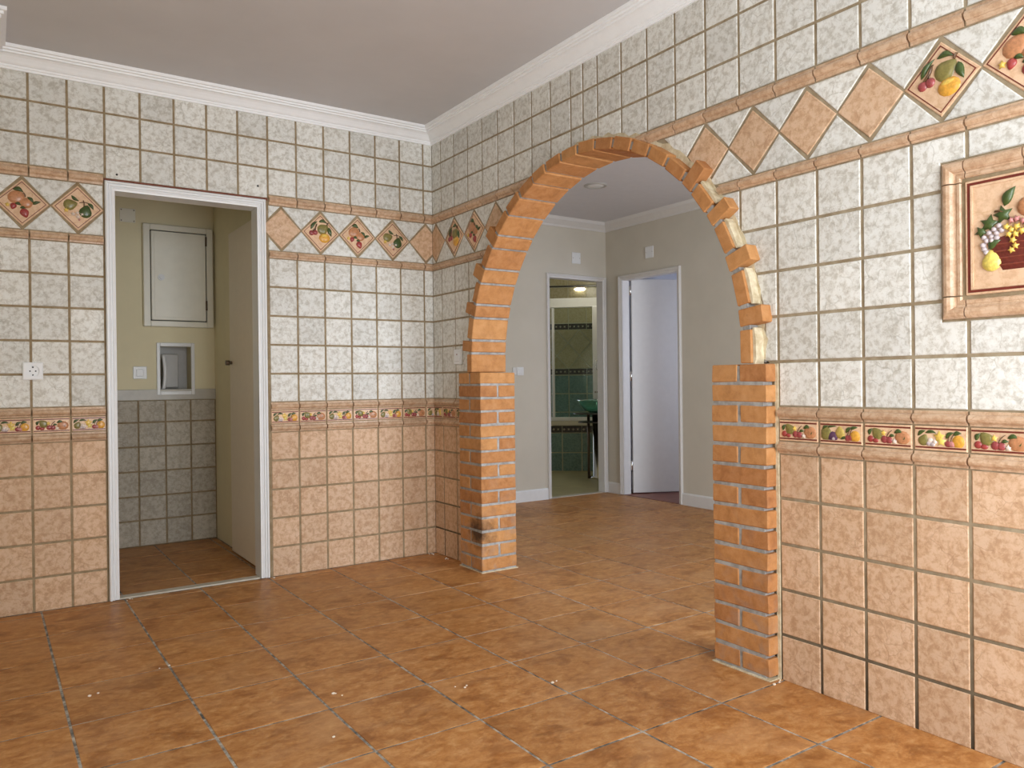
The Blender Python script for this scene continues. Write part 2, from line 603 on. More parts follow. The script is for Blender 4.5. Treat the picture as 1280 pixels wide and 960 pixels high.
def stem(x0, y0, x1, y1, w, bend=0.1):
    dx, dy = x1 - x0, y1 - y0
    L = math.hypot(dx, dy)
    up, dn = [], []
    for i in range(5):
        t = i / 4
        b = bend * math.sin(math.pi * t)
        q = (x0 + dx * t - dy * b, y0 + dy * t + dx * b)
        up.append((q[0] - dy / L * w, q[1] + dx / L * w))
        dn.append((q[0] + dy / L * w, q[1] - dx / L * w))
    return up + dn[::-1]


def star(cx, cy, r, n=5, rot=0.3):
    pts = []
    for i in range(2 * n):
        t = rot + math.pi * i / n
        k = r if i % 2 == 0 else r * 0.5
        pts.append((cx + k * math.cos(t), cy + k * math.sin(t)))
    return pts


def relief(fr, items, parent, ox, oy, sc_, n0, h=0.05, joined=False):
    """items: (part name, material, outline). Each becomes a raised glazed part, or one joined part."""
    if joined:
        bm = bmesh.new()
        mats = []
        for name, mat, pts in items:
            k0 = len(bm.faces)
            dome(bm, fr, [(ox + x * sc_, oy + y * sc_) for x, y in pts], h, n0)
            if mat not in mats:
                mats.append(mat)
            bm.faces.ensure_lookup_table()
            for f in bm.faces[k0:]:
                f.material_index = mats.index(mat)
        o = mesh_obj('fruit_relief', bm, mats, parent)
        o['kind'] = 'stuff'
        return
    for name, mat, pts in items:
        bm = bmesh.new()
        dome(bm, fr, [(ox + x * sc_, oy + y * sc_) for x, y in pts], h, n0)
        mesh_obj(name, bm, mat, parent)


def line_ring(name, fr, outer, inner, n0, n1, mat, parent):
    bm = bmesh.new()
    k = len(outer)
    o = [bm.verts.new(fr.p(*q, n1)) for q in outer]
    i_ = [bm.verts.new(fr.p(*q, n1)) for q in inner]
    ob = [bm.verts.new(fr.p(*q, n0)) for q in outer]
    ib = [bm.verts.new(fr.p(*q, n0)) for q in inner]
    for a in range(k):
        b = (a + 1) % k
        bm.faces.new((o[a], o[b], i_[b], i_[a]))
        bm.faces.new((ob[a], ob[b], o[b], o[a]))
        bm.faces.new((i_[a], i_[b], ib[b], ib[a]))
    return mesh_obj(name, bm, mat, parent)


def lathe(bm, cx, cy, prof, n=24, smooth=True):
    rings = []
    for r, z in prof:
        rings.append([bm.verts.new((cx + r * math.cos(2 * math.pi * i / n), cy + r * math.sin(2 * math.pi * i / n), z)) for i in range(n)])
    for r0, r1 in zip(rings, rings[1:]):
        for i in range(n):
            j = (i + 1) % n
            f = bm.faces.new((r0[i], r0[j], r1[j], r1[i]))
            f.smooth = smooth
    return rings


def tube(bm, pts, r, n=8):
    rings = []
    for i, q in enumerate(pts):
        q = Vector(q)
        d = (Vector(pts[min(i + 1, len(pts) - 1)]) - Vector(pts[max(i - 1, 0)])).normalized()
        a = d.orthogonal().normalized()
        b = d.cross(a)
        rings.append([bm.verts.new(q + (a * math.cos(2 * math.pi * k / n) + b * math.sin(2 * math.pi * k / n)) * r) for k in range(n)])
    for r0, r1 in zip(rings, rings[1:]):
        for k in range(n):
            j = (k + 1) % n
            f = bm.faces.new((r0[k], r0[j], r1[j], r1[k]))
            f.smooth = True
    bm.faces.new(rings[0][::-1])
    bm.faces.new(rings[-1])


def struct(o):
    o['kind'] = 'structure'
    return o


# ------------------------------------------------------------------ arch outline
AY, AZ = 9.25, 7.25          # arch centre on the right wall plane (a = -Y, v = Z)
RIN = 5.89
RP0, RP1 = 14.29, 15.85      # right pier in a
LP0, LP1 = 2.44, 3.93        # left pier in a
PTOP = 6.96
XF, XB = -0.31, 1.14         # brick faces, room side and hall side


def rcut(t):
    return 6.29 + 0.05 * math.cos(t) ** 2 + 0.03 * math.sin(9 * t) + 0.02 * math.sin(23 * t + 1)


def in_arch(a, v):
    d = math.hypot(a - AY, v - AZ)
    return d < rcut(math.atan2(v - AZ, -(a - AY)))


def arch_pt(t):
    r = rcut(t)
    return (AY - r * math.cos(t), AZ + r * math.sin(t))


def cut_arch(poly, N=26):
    """Pieces of poly left outside the arch, following the hand-cut curve."""
    if area2(poly) < 0:
        poly = poly[::-1]
    pts = []
    for i in range(len(poly)):
        p0, p1 = poly[i], poly[(i + 1) % len(poly)]
        for k in range(N):
            t = k / N
            pts.append((p0[0] + (p1[0] - p0[0]) * t, p0[1] + (p1[1] - p0[1]) * t, k == 0))
    ins = [in_arch(q[0], q[1]) for q in pts]
    if not any(ins):
        return [poly]
    if all(ins):
        return []
    n = len(pts)
    st = next(i for i in range(n) if ins[i - 1] and not ins[i])
    out, run = [], []
    for k in range(n + 1):
        i = (st + k) % n
        if k < n and not ins[i]:
            run.append(pts[i])
        elif run:
            keep = [q[:2] for j, q in enumerate(run) if q[2] or j in (0, len(run) - 1)]
            t1 = math.atan2(run[-1][1] - AZ, -(run[-1][0] - AY))
            t0 = math.atan2(run[0][1] - AZ, -(run[0][0] - AY))
            t1 += 2 * math.pi if t1 < -math.pi / 2 else 0
            t0 += 2 * math.pi if t0 < -math.pi / 2 else 0
            m = max(2, int(abs(t0 - t1) / 0.03))
            for j in range(1, m):
                keep.append(arch_pt(t1 + (t0 - t1) * j / m))
            out.append(keep)
            run = []
    return out


# ------------------------------------------------------------------ big structure
G = 0.033                    # half a wall joint
TL = 2.22270                 # floor tile pitch
FOX, FOY, FA = -8.6985, -13.7982, 0.0038

floor = struct(box_obj('floor', (-22, -36, -0.4), (24.5, 27, -0.010), 'floor_grout'))
wall_left = struct(box_obj('wall_left', (-22.0, 0.02, 0), (-11.15, 0.62, 16.9), 'grout'))
box_obj('wall_section', (-6.74, 0.02, 0), (0.6, 0.62, 16.9), 'grout', wall_left)
box_obj('wall_section', (-11.15, 0.02, 12.80), (-6.74, 0.62, 16.9), 'grout', wall_left)

# right wall with the arched opening, backing for tiles
outline = [(-0.6, 0), (LP0 + 0.15, 0), (LP0 + 0.15, PTOP)]
for i in range(41):
    t = math.pi * i / 40
    outline.append((AY - 6.12 * math.cos(t), AZ + 6.12 * math.sin(t)))
outline += [(RP1 - 0.15, PTOP), (RP1 - 0.15, 0), (36.5, 0), (36.5, 16.9), (-0.6, 16.9)]
wall_right = struct(prism('wall_right', RIGHT, outline, -0.85, -0.02, 'dirty_grout'))
hp = [(a, v) for a, v in outline]
prism('wall_section', RIGHT, [(-0.6, 0), (LP0 + 0.2, 0)] + outline[2:-5] + [(RP1 - 0.2, PTOP), (RP1 - 0.2, 0), (36.5, 0), (36.5, 16.9), (-0.6, 16.9)], -0.95, -0.86, 'hall_wall', wall_right)

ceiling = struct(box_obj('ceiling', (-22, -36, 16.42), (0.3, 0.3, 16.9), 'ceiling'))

# far side of the kitchen, never in the frame: back wall with a glazed door, left side wall
wall_back = struct(box_obj('wall_back', (-22, -29.9, 0), (-9.7, -29.4, 16.9), 'cream_wall'))
box_obj('wall_section', (-1.5, -29.9, 0), (0.0, -29.4, 16.9), 'cream_wall', wall_back)
box_obj('wall_section', (-9.7, -29.9, 14.4), (-1.5, -29.4, 16.9), 'cream_wall', wall_back)
wn = struct(box_obj('window_1', (-9.7, -29.75, 0.2), (-9.4, -29.5, 14.4), 'window_frame'))
box_obj('frame_bar', (-1.8, -29.75, 0.2), (-1.5, -29.5, 14.4), 'window_frame', wn)
box_obj('frame_bar', (-9.4, -29.75, 14.0), (-1.8, -29.5, 14.4), 'window_frame', wn)
box_obj('frame_bar', (-9.4, -29.75, 0.2), (-1.8, -29.5, 0.6), 'window_frame', wn)
box_obj('frame_bar', (-5.75, -29.75, 0.6), (-5.45, -29.5, 14.0), 'window_frame', wn)
wall_side = struct(box_obj('wall_side', (-22.5, -29.9, 0), (-22, -28.8, 16.9), 'cream_wall'))
box_obj('wall_section', (-22.5, -22.8, 0), (-22, 0.62, 16.9), 'cream_wall', wall_side)
box_obj('wall_section', (-22.5, -28.8, 0), (-22, -22.8, 4.9), 'cream_wall', wall_side)
box_obj('wall_section', (-22.5, -28.8, 13.1), (-22, -22.8, 16.9), 'cream_wall', wall_side)
w2 = struct(box_obj('window_2', (-22.35, -28.8, 4.9), (-22.1, -28.5, 13.1), 'window_frame'))
box_obj('frame_bar', (-22.35, -23.1, 4.9), (-22.1, -22.8, 13.1), 'window_frame', w2)
box_obj('frame_bar', (-22.35, -28.5, 12.8), (-22.1, -23.1, 13.1), 'window_frame', w2)
box_obj('frame_bar', (-22.35, -28.5, 4.9), (-22.1, -23.1, 5.2), 'window_frame', w2)

# cornice
cor = [(15.86, 0.0), (15.86, 0.055), (15.92, 0.07), (15.925, 0.10), (15.985, 0.115), (15.99, 0.15), (16.03, 0.19), (16.09, 0.235), (16.16, 0.30),
       (16.205, 0.375), (16.215, 0.43), (16.265, 0.44), (16.275, 0.505), (16.325, 0.515), (16.335, 0.575), (16.40, 0.60), (16.42, 0.60), (16.42, 0.0)]
c1 = struct(profile_run('trim_1', LEFT, -22, 0, cor, 'cornice', None, 0, -1))
c1['label'] = 'white stepped cornice along the left wall'
c2 = struct(profile_run('trim_2', RIGHT, 0, 36, cor, 'cornice', None, 1, 0))
c2['label'] = 'white stepped cornice along the right wall'
# boxed soffit in the far left corner of the ceiling, with its own moulding
sof = struct(box_obj('trim_3', (-22, -2.85, 16.16), (-14.12, -0.02, 16.42), 'ceiling'))
for d, z0, z1 in ((0.07, 16.15, 16.24), (0.13, 16.24, 16.32), (0.20, 16.32, 16.42)):
    box_obj('molding_strip', (-22, -2.85 - d, z0), (-14.12 + d, -2.85, z1), 'cornice', sof)
    box_obj('molding_strip', (-14.12, -2.85, z0), (-14.12 + d, -0.45, z1), 'cornice', sof)

# ------------------------------------------------------------------ floor tiles
gf = 0.026


def fpt(i, j):
    return (FOX + TL * (i * math.cos(FA) - j * math.sin(FA)), FOY + TL * (j * math.cos(FA) + i * math.sin(FA)))


def floor_tile(i, j, clip=None):
    q = [fpt(i, j), fpt(i + 1, j), fpt(i + 1, j + 1), fpt(i, j + 1)]
    if clip:
        x0, x1, y0, y1 = clip
        q = [(min(max(x, x0), x1), min(max(y, y0), y1)) for x, y in q]
    if len(clean(q)) < 3 or abs(area2(clean(q))) < 0.05:
        return
    q = inset(clean(q) if area2(q) > 0 else clean(q[::-1]), gf)
    tile('tile', FLOOR, [tuple(v) for v in q], 'floor_tile', floor, -0.05, 0.0, 0.010, 0.002)


for i in range(-4, 4):
    for j in range(-7, 7):
        floor_tile(i, j, (-18.0, 30, -40, -0.02))
for i in range(4, 12):
    for j in range(-4, 10):
        floor_tile(i, j, (-20, 16.06, -40, 8.6))
for i in range(-2, 2):
    for j in range(6, 10):
        floor_tile(i, j, (-12.0, -6.27, 0.5, 8.34))

# ------------------------------------------------------------------ left wall tiling
MB = [(0.0, -0.05), (0.0, 0.018), (0.045, 0.024), (0.05, 0.058), (0.08, 0.09), (0.12, 0.105), (0.16, 0.095), (0.19, 0.062), (0.195, 0.022), (0.25, 0.014), (0.25, -0.05)]
MT = [(0.0, -0.05), (0.0, 0.014), (0.05, 0.02), (0.075, 0.03), (0.08, 0.055), (0.11, 0.09), (0.16, 0.11), (0.205, 0.095), (0.235, 0.06), (0.24, 0.024), (0.30, 0.016), (0.30, -0.05)]


def mold(fr, a0, a1, v0, prof, parent, h):
    k = h / prof[-1][0]
    profile_run('molding_piece', fr, a0, a1, [(v0 + v * k, n) for v, n in prof], 'molding', parent)


LX = [-0.38 - k for k in range(19)]
cols_left = [(LX[0], 0.0)] + [(LX[k + 1], LX[k]) for k in range(17)]
D0, D1 = -11.42, -6.40      # door casing edges


def pieces_x(a, b):
    """Part of the column a..b not behind the door casing."""
    out = []
    if a < D0:
        out.append((a, min(b, D0)))
    if b > D1:
        out.append((max(a, D1), b))
    return [(p, q) for p, q in out if q - p > 0.12]


def rect(a, b, c, d):
    return [(a, c), (b, c), (b, d), (a, d)]


ROWS_O = [(k, k + 1) for k in range(5)]
ROWS_W = [(6 + k, 7 + k) for k in range(5)]
ROWS_T = [(13.15, 14.08), (14.08, 15.05), (15.05, 15.9)]


def fruit_items_D(k):
    if k == 1:
        return [('leaf', 'leaf', leaf(-0.50, 0.12, -0.14, 0.55, 0.085, 0.12)), ('leaf', 'leaf', leaf(-0.10, 0.52, 0.34, 0.46, 0.085, 0.22)),
                ('stem', 'stem', stem(-0.46, 0.0, -0.2, 0.42, 0.014, -0.15)), ('stem', 'stem', stem(-0.28, 0.0, -0.18, 0.42, 0.014)),
                ('fig', 'fig', pearshape(0.10, 0.16, 0.27, 0.6)), ('stem', 'stem', stem(0.33, 0.38, 0.41, 0.52, 0.03)),
                ('leaf', 'leaf', leaf(0.42, 0.30, 0.56, -0.16, 0.11, -0.05)), ('cherry', 'cherry', ell(-0.46, -0.06, 0.13, 0.13)),
                ('cherry', 'cherry', ell(-0.27, -0.02, 0.13, 0.13)), ('orange_half', 'orange', ell(0.20, -0.26, 0.29, 0.24, 0.1)),
                ('orange_flesh', 'yellow', ell(0.19, -0.18, 0.23, 0.13, 0.1))]
    if k == 2:
        return [('leaf', 'leaf', leaf(-0.32, 0.50, 0.06, 0.40, 0.10, 0.2)), ('stem', 'stem', stem(0.05, 0.40, 0.12, 0.22, 0.02)),
                ('peach', 'peach', ell(-0.20, 0.18, 0.31, 0.27, 0.3)), ('peach', 'peach', ell(0.14, -0.02, 0.24, 0.22)),
                ('leaf', 'leaf', leaf(0.18, 0.24, 0.40, -0.02, 0.08, 0.1)), ('leaf', 'leaf', leaf(0.36, -0.06, 0.66, 0.08, 0.07, 0.1)),
                ('strawberry', 'straw', pearshape(-0.30, -0.18, 0.12, -1.9)), ('leaf', 'leaf', leaf(-0.26, -0.06, -0.02, -0.14, 0.07)),
                ('strawberry', 'straw', pearshape(0.08, -0.42, 0.17, -1.2)), ('leaf', 'leaf', leaf(-0.08, -0.24, 0.14, -0.24, 0.06)),
                ('blossom', 'yellow', star(-0.50, -0.15, 0.11))]
    return [('fig', 'fig', pearshape(-0.30, 0.10, 0.24, 0.3)), ('fig', 'leaf', pearshape(0.28, -0.16, 0.25, 1.3)),
            ('leaf', 'leaf', leaf(-0.24, 0.50, 0.06, 0.28, 0.07, -0.1)), ('leaf', 'leaf', leaf(0.36, 0.24, 0.58, -0.04, 0.075, 0.12)),
            ('stem', 'stem', stem(0.05, 0.22, 0.42, 0.22, 0.016)), ('stem', 'stem', stem(0.2, 0.34, 0.22, 0.05, 0.018)),
            ('blossom', 'yellow', star(-0.43, -0.14, 0.12)), ('blossom', 'blossom', star(-0.18, -0.28, 0.11)), ('blossom', 'blossom', star(0.0, -0.38, 0.11)),
            ('blossom', 'blossom', star(0.16, -0.26, 0.10)), ('blossom', 'blossom', star(-0.02, -0.22, 0.09)), ('blossom', 'pink', star(0.05, -0.5, 0.07))]


def fruit_items_B(k):
    if k == 'A':
        return [('leaf', 'leaf', leaf(-0.40, 0.02, -0.34, 0.12, 0.032)), ('fig', 'fig', pearshape(-0.22, 0.03, 0.085, 2.3)),
                ('strawberry', 'straw', ell(-0.37, -0.08, 0.05, 0.05)), ('strawberry', 'straw', ell(-0.26, -0.11, 0.05, 0.035)),
                ('blossom', 'yellow', star(-0.09, 0.05, 0.05)), ('stem', 'stem', stem(-0.02, -0.04, 0.10, 0.12, 0.007)),
                ('cherry', 'cherry', ell(-0.07, -0.08, 0.055, 0.055)), ('cherry', 'cherry', ell(0.03, -0.09, 0.055, 0.055)),
                ('leaf', 'leaf', leaf(0.05, -0.01, 0.14, 0.0, 0.025)), ('blossom', 'blossom', star(0.15, -0.11, 0.05)),
                ('peach', 'peach', ell(0.31, -0.03, 0.115, 0.10)), ('leaf', 'leaf', leaf(0.16, 0.07, 0.30, 0.07, 0.032, 0.2)),
                ('leaf', 'leaf', leaf(0.28, -0.08, 0.39, 0.03, 0.022, -0.25))]
    if k == 'B':
        return [('peach', 'fig', ell(-0.35, -0.03, 0.10, 0.11)), ('leaf', 'leaf', leaf(-0.42, 0.08, -0.31, 0.14, 0.028)), ('leaf', 'leaf', leaf(-0.28, 0.12, -0.12, 0.14, 0.028)),
                ('blackberry', 'plum', ell(-0.19, -0.09, 0.09, 0.085)), ('blackberry', 'grape', ell(-0.16, -0.11, 0.045, 0.04)), ('pear', 'pear', pearshape(-0.01, 0.0, 0.085, 1.7)),
                ('leaf', 'leaf', leaf(0.02, -0.12, 0.14, -0.10, 0.025)), ('cherry', 'cherry', ell(0.17, -0.10, 0.05, 0.05)), ('cherry', 'cherry', ell(0.23, -0.09, 0.045, 0.045)),
                ('stem', 'stem', stem(0.17, -0.06, 0.24, 0.10, 0.007)), ('stem', 'stem', stem(0.23, -0.06, 0.28, 0.10, 0.007)),
                ('leaf', 'leaf', leaf(0.14, 0.03, 0.24, 0.12, 0.028)), ('leaf', 'leaf', leaf(0.26, 0.10, 0.38, 0.13, 0.028)), ('orange', 'orange', ell(0.34, -0.06, 0.085, 0.09))]
    return [('leaf', 'leaf', leaf(-0.42, 0.05, -0.30, 0.13, 0.028)), ('leaf', 'leaf', leaf(-0.26, 0.10, -0.10, 0.10, 0.026)), ('fig', 'fig', pearshape(-0.33, -0.05, 0.075, 1.1)),
            ('grape', 'grape', ell(-0.22, -0.11, 0.04, 0.035)), ('grape', 'grape', ell(-0.15, -0.12, 0.04, 0.035)), ('grape', 'blossom', ell(-0.19, -0.05, 0.04, 0.04)),
            ('grape', 'blossom', ell(-0.11, -0.07, 0.035, 0.035)), ('blossom', 'yellow', star(-0.02, 0.03, 0.09)), ('blossom', 'lemon', star(0.02, -0.06, 0.07)),
            ('stem', 'stem', stem(0.15, -0.06, 0.20, 0.08, 0.007)), ('stem', 'stem', stem(0.20, -0.06, 0.28, 0.10, 0.007)),
            ('cherry', 'cherry', ell(0.15, -0.10, 0.05, 0.045)), ('cherry', 'pink', ell(0.22, -0.10, 0.05, 0.045)),
            ('leaf', 'leaf', leaf(0.12, 0.02, 0.24, 0.11, 0.03)), ('leaf', 'leaf', leaf(0.26, 0.08, 0.38, 0.11, 0.03)), ('orange', 'orange', ell(0.34, -0.05, 0.085, 0.09))]


def border_tile(fr, a0, a1, kind, parent, joined):
    """One narrow fruit border tile between the two peach mouldings."""
    t = tile('border_tile', fr, rect(a0, a1, 5.275, 5.72), 'decor', parent, -0.05, 0.015, 0.012, 0.002)
    if not t:
        return
    for v in (5.31, 5.655):
        box_obj('border_line', (a0 + 0.015, v, 0.0), (a1 - 0.015, v + 0.03, 0.021), 'red_line', t, 0, fr)
    w = a1 - a0
    cx = (a0 + a1) / 2
    items = []
    full = 0.935
    for name, mat, pts in fruit_items_B(kind):
        # a cut tile keeps only the fruit it still has room for
        ctr = a0 + full / 2 if w < full - 0.05 else cx
        gx, gy = sum(p[0] for p in pts) / len(pts), sum(p[1] for p in pts) / len(pts)
        zs = 1.0 if name == 'stem' else 1.45
        q = [(ctr + (gx + (x - gx) * zs) * 0.94, min(5.65, max(5.345, 5.50 + (gy + (y - gy) * zs) * 0.95))) for x, y in pts]
        q = [(min(max(x, a0 + 0.02), a1 - 0.02), z) for x, z in q] if w > 0.85 else q
        if max(p[0] for p in q) < a1 - 0.01 and min(p[0] for p in q) > a0 + 0.01:
            items.append((name, mat, q))
    if items:
        relief(fr, items, t, 0, 0, 1, 0.012, 0.028, joined)


def diamond(fr, cx, kind, parent, v=12.035, lim=None, cutter=None, half=0.682):
    poly = [(cx, v - half), (cx + half, v), (cx, v + half), (cx - half, v)]
    if lim is not None:      # cut at the wall corner a <= lim or a >= lim
        s, L = lim
        if s > 0:
            k = L - cx
            poly = [(cx, v - half), (L, v - half + k), (L, v + half - k), (cx, v + half), (cx - half, v)]
        else:
            k = cx - L
            poly = [(cx, v - half), (cx + half, v), (cx, v + half), (L, v + half - k), (L, v - half + k)]
    ps = cutter(poly) if cutter else [poly]
    for p in ps:
        t = tile('fruit_tile' if kind else 'diamond_tile', fr, p, 'decor' if kind else 'orange_tile', parent, -0.05, 0.004, 0.018, 0.003)
        if kind and t:
            k0, k1 = 0.615, 0.59
            line_ring('border_line', fr, [(cx, v - k0), (cx + k0, v), (cx, v + k0), (cx - k0, v)],
                      [(cx, v - k1), (cx + k1, v), (cx, v + k1), (cx - k1, v)], 0.0, 0.012, 'red_line', t)
            relief(fr, fruit_items_D(kind), t, cx, v + 0.01, 0.72, 0.002, 0.05)


def clip_poly(poly, a0, a1):
    """Keep the part of a convex polygon with a0 <= a <= a1."""
    for s, L in ((1, a0), (-1, a1)):
        out = []
        for i in range(len(poly)):
            p, q = poly[i - 1], poly[i]
            ip, iq = s * (p[0] - L) >= 0, s * (q[0] - L) >= 0
            if ip != iq:
                t = (L - p[0]) / (q[0] - p[0])
                out.append((L, p[1] + (q[1] - p[1]) * t))
            if iq:
                out.append(q)
        poly = out
        if len(poly) < 3:
            return []
    return poly


V0, V1 = 11.27, 12.80


def fillers(fr, c0, c1, parent, a0, a1, cutter=None):
    """White triangles above and below between two neighbouring diamonds centred c0 < c1."""
    g, v, h = 0.032, 12.035, 0.682
    for s in (1, -1):
        e = v + s * (V1 - v if s > 0 else v - V0)
        d = abs(e - v)
        mx = (c0 + c1) / 2
        hw = (c1 - c0) / 2
        bl = c0 + (h - d) + 2 * g
        br = c1 - (h - d) - 2 * g
        tipv = v + s * max(0.0, (h - hw) + 2 * g)
        bl, br = min(bl, mx), max(br, mx)
        poly = [(c0 + g * 1.2, e), (c1 - g * 1.2, e), (mx, tipv)] if d >= h else [(bl, e), (br, e), (mx, tipv)]
        if area2(poly) < 0:
            poly = poly[::-1]
        poly = clip_poly(poly, a0, a1)
        if len(poly) < 3:
            continue
        for p in (cutter(poly) if cutter else [poly]):
            tile('triangle_tile', fr, p, 'white_tile', parent, -0.05, 0.0, 0.018, 0.003)


for ci, (a, b) in enumerate(cols_left):
    for r0, r1 in ROWS_O + ROWS_W + ROWS_T:
        segs = [(a, b)] if r0 > 13 else pieces_x(a, b)
        for p, q in segs:
            e0 = 0.0 if b == 0.0 else G
            v1 = r1 - G if r1 < 15.5 else r1
            v0 = r0 + G
            if r0 == 6:
                v0 = 6.04
            if r1 == 11:
                v1 = 10.97
            if r0 == 13.15 and D0 < (a + b) / 2 < D1:
                v0 = 13.06
            if r1 == 5:
                v1 = 4.96
            if r0 == 0:
                v0 = 0.0
            tile('tile', LEFT, rect(p + G, q - e0, v0, v1), 'orange_tile' if r0 < 5 else 'white_tile', wall_left)
    for p, q in pieces_x(a, b):
        e0 = 0.0 if b == 0.0 else 0.022
        mold(LEFT, p + 0.022, q - e0, 4.99, MB, wall_left, 0.26)
        mold(LEFT, p + 0.022, q - e0, 5.745, MB, wall_left, 0.26)
        mold(LEFT, p + 0.022, q - e0, 11.0, MB, wall_left, 0.235)
        mold(LEFT, p + 0.022, q - e0, 12.83, MT, wall_left, 0.31)
        border_tile(LEFT, p + 0.03, q - e0, 'CA'[ci % 2], wall_left, True)

for cx, k in ((-5.93, 0), (-4.52, 1), (-3.11, 2), (-1.70, 3)):
    diamond(LEFT, cx, k, wall_left)
diamond(LEFT, -0.29, 0, wall_left, lim=(1, 0.0))
cs = [-7.34, -5.93, -4.52, -3.11, -1.70, -0.29, 1.12]
for c0, c1_ in zip(cs, cs[1:]):
    fillers(LEFT, c0, c1_, wall_left, D1 + 0.03, -0.0)
for cx, k in ((-13.55, 2), (-12.12, 3)):
    diamond(LEFT, cx, k, wall_left)
for cx, k in ((-14.97, 1), (-16.39, 0)):
    diamond(LEFT, cx, k, wall_left)
cs = [-17.8, -16.39, -14.97, -13.55, -12.12, -10.70]
for c0, c1_ in zip(cs, cs[1:]):
    fillers(LEFT, c0, c1_, wall_left, -17.3, D0 - 0.03)
box_obj('adhesive_strip', (D0, 0.0, 12.965), (D1, 0.05, 13.05), 'rust_strip', wall_left)
# small screw holes left above the door
for x, z in ((-11.05, 13.2), (-6.72, 13.42)):
    bm = bmesh.new()
    dome(bm, LEFT, ell(x, z, 0.035, 0.035), 0.004, 0.004)
    mesh_obj('screw_hole', bm, 'dark', wall_left)

# ------------------------------------------------------------------ right wall tiling
RY = [0.0] + [0.70 + k for k in range(9)] + [9.27, 9.92] + [10.92 + k for k in range(13)]
cols_right = list(zip(RY, RY[1:]))
PF0, PF1, PZ0, PZ1 = 19.50, 22.30, 7.66, 10.47      # tile picture outer edge
pg = 0.045


def minus_picture(a, b, c, d):
    x0, x1, z0, z1 = PF0 - pg, PF1 + pg, PZ0 - pg, PZ1 + pg
    if b <= x0 or a >= x1 or d <= z0 or c >= z1:
        return [rect(a, b, c, d)]
    if a >= x0 and b <= x1 and c >= z0 and d <= z1:
        return []
    if a < x0 and c >= z0 and d <= z1:
        return [rect(a, x0, c, d)]
    if b > x1 and c >= z0 and d <= z1:
        return [rect(x1, b, c, d)]
    if a >= x0 and b <= x1:
        return [rect(a, b, z1, d)] if c >= z0 else [rect(a, b, c, z0)]
    if a < x0:
        return [[(a, c), (x0, c), (x0, z1), (b, z1), (b, d), (a, d)]] if c >= z0 else [[(a, c), (b, c), (b, z0), (x0, z0), (x0, d), (a, d)]]
    return [[(x1, c), (b, c), (b, d), (a, d), (a, z1), (x1, z1)]] if c >= z0 else [[(a, c), (b, c), (b, d), (x1, d), (x1, z0), (a, z0)]]


def pieces_low(a, b):
    out = []
    if a < LP0 - 0.02:
        out.append((a, min(b, LP0 - 0.02)))
    if b > RP1 + 0.05:
        out.append((max(a, RP1 + 0.05), b))
    return [(p, q) for p, q in out if q - p > 0.12]


for ci, (a, b) in enumerate(cols_right):
    e0 = 0.0 if a == 0 else G
    for r0, r1 in ROWS_O + ROWS_W + ROWS_T:
        v0, v1 = r0 + G, (r1 - G if r1 < 15.5 else r1)
        if r0 == 6:
            v0 = 6.04
        if r1 == 11:
            v1 = 10.97
        if r1 == 5:
            v1 = 4.96
        if r0 == 0:
            v0 = 0.0
        mat = 'orange_tile' if r0 < 5 else 'white_tile'
        if r0 < 7:
            for p, q in pieces_low(a, b):
                tile('tile', RIGHT, rect(p + (e0 if p == a else 0), q - G, v0, v1), mat, wall_right)
        else:
            for poly in minus_picture(a + e0, b - G, v0, v1):
                if len(poly) == 4:
                    for pc in cut_arch(poly):
                        tile('tile', RIGHT, pc, mat, wall_right)
                else:
                    tile('tile', RIGHT, poly, mat, wall_right)
    for p, q in pieces_low(a, b):
        s0 = 0.0 if p == 0 else 0.022
        mold(RIGHT, p + s0, q - 0.022, 4.99, MB, wall_right, 0.26)
        mold(RIGHT, p + s0, q - 0.022, 5.745, MB, wall_right, 0.26)
        kind = {16: 'A', 17: 'B', 18: 'A', 19: 'C', 20: 'A', 21: 'B'}.get(int(round(a + 0.08)), 'CA'[ci % 2])
        border_tile(RIGHT, p + s0 + 0.008, q - 0.03, kind, wall_right, a < 10)
    for v0, prof, h in ((11.0, MB, 0.235), (12.83, MT, 0.31)):
        half = math.sqrt(max(0, 6.28 ** 2 - (v0 + h - AZ) ** 2)) if v0 > 12 else math.sqrt(6.3 ** 2 - (v0 - AZ) ** 2)
        l1, r0_ = AY - half, AY + half
        s0 = 0.0 if a == 0 else 0.022
        if a + s0 < l1:
            mold(RIGHT, a + s0, min(b - 0.022, l1), v0, prof, wall_right, h)
        if b > r0_:
            mold(RIGHT, max(a + s0, r0_), b - 0.022, v0, prof, wall_right, h)

diamond(RIGHT, 0.26, 0, wall_right, lim=(-1, 0.0))
for cx, k in ((1.69, 1), (3.12, 2)):
    diamond(RIGHT, cx, k, wall_right)
diamond(RIGHT, 4.54, 0, wall_right, cutter=cut_arch)
cs = [-1.17, 0.26, 1.69, 3.12, 4.54, 5.96]
for c0, c1_ in zip(cs, cs[1:]):
    fillers(RIGHT, c0, c1_, wall_right, 0.0, 6.5, cut_arch)
diamond(RIGHT, 13.90, 0, wall_right, cutter=cut_arch)
for cx, k in ((15.30, 0), (16.70, 0), (18.10, 0), (19.49, 1), (20.88, 2), (22.28, 3)):
    diamond(RIGHT, cx, k, wall_right)
cs = [12.5, 13.90, 15.30, 16.70, 18.10, 19.49, 20.88, 22.28]
for c0, c1_ in zip(cs, cs[1:]):
    fillers(RIGHT, c0, c1_, wall_right, 12.0, 23, cut_arch)

# ------------------------------------------------------------------ brick arch and piers
arch = thing('brick_archway', 'orange-red brick archway with toothed edges on two square brick piers', 'arch', (0.4, -9.25, 0))
NC = 15
ch = PTOP / NC


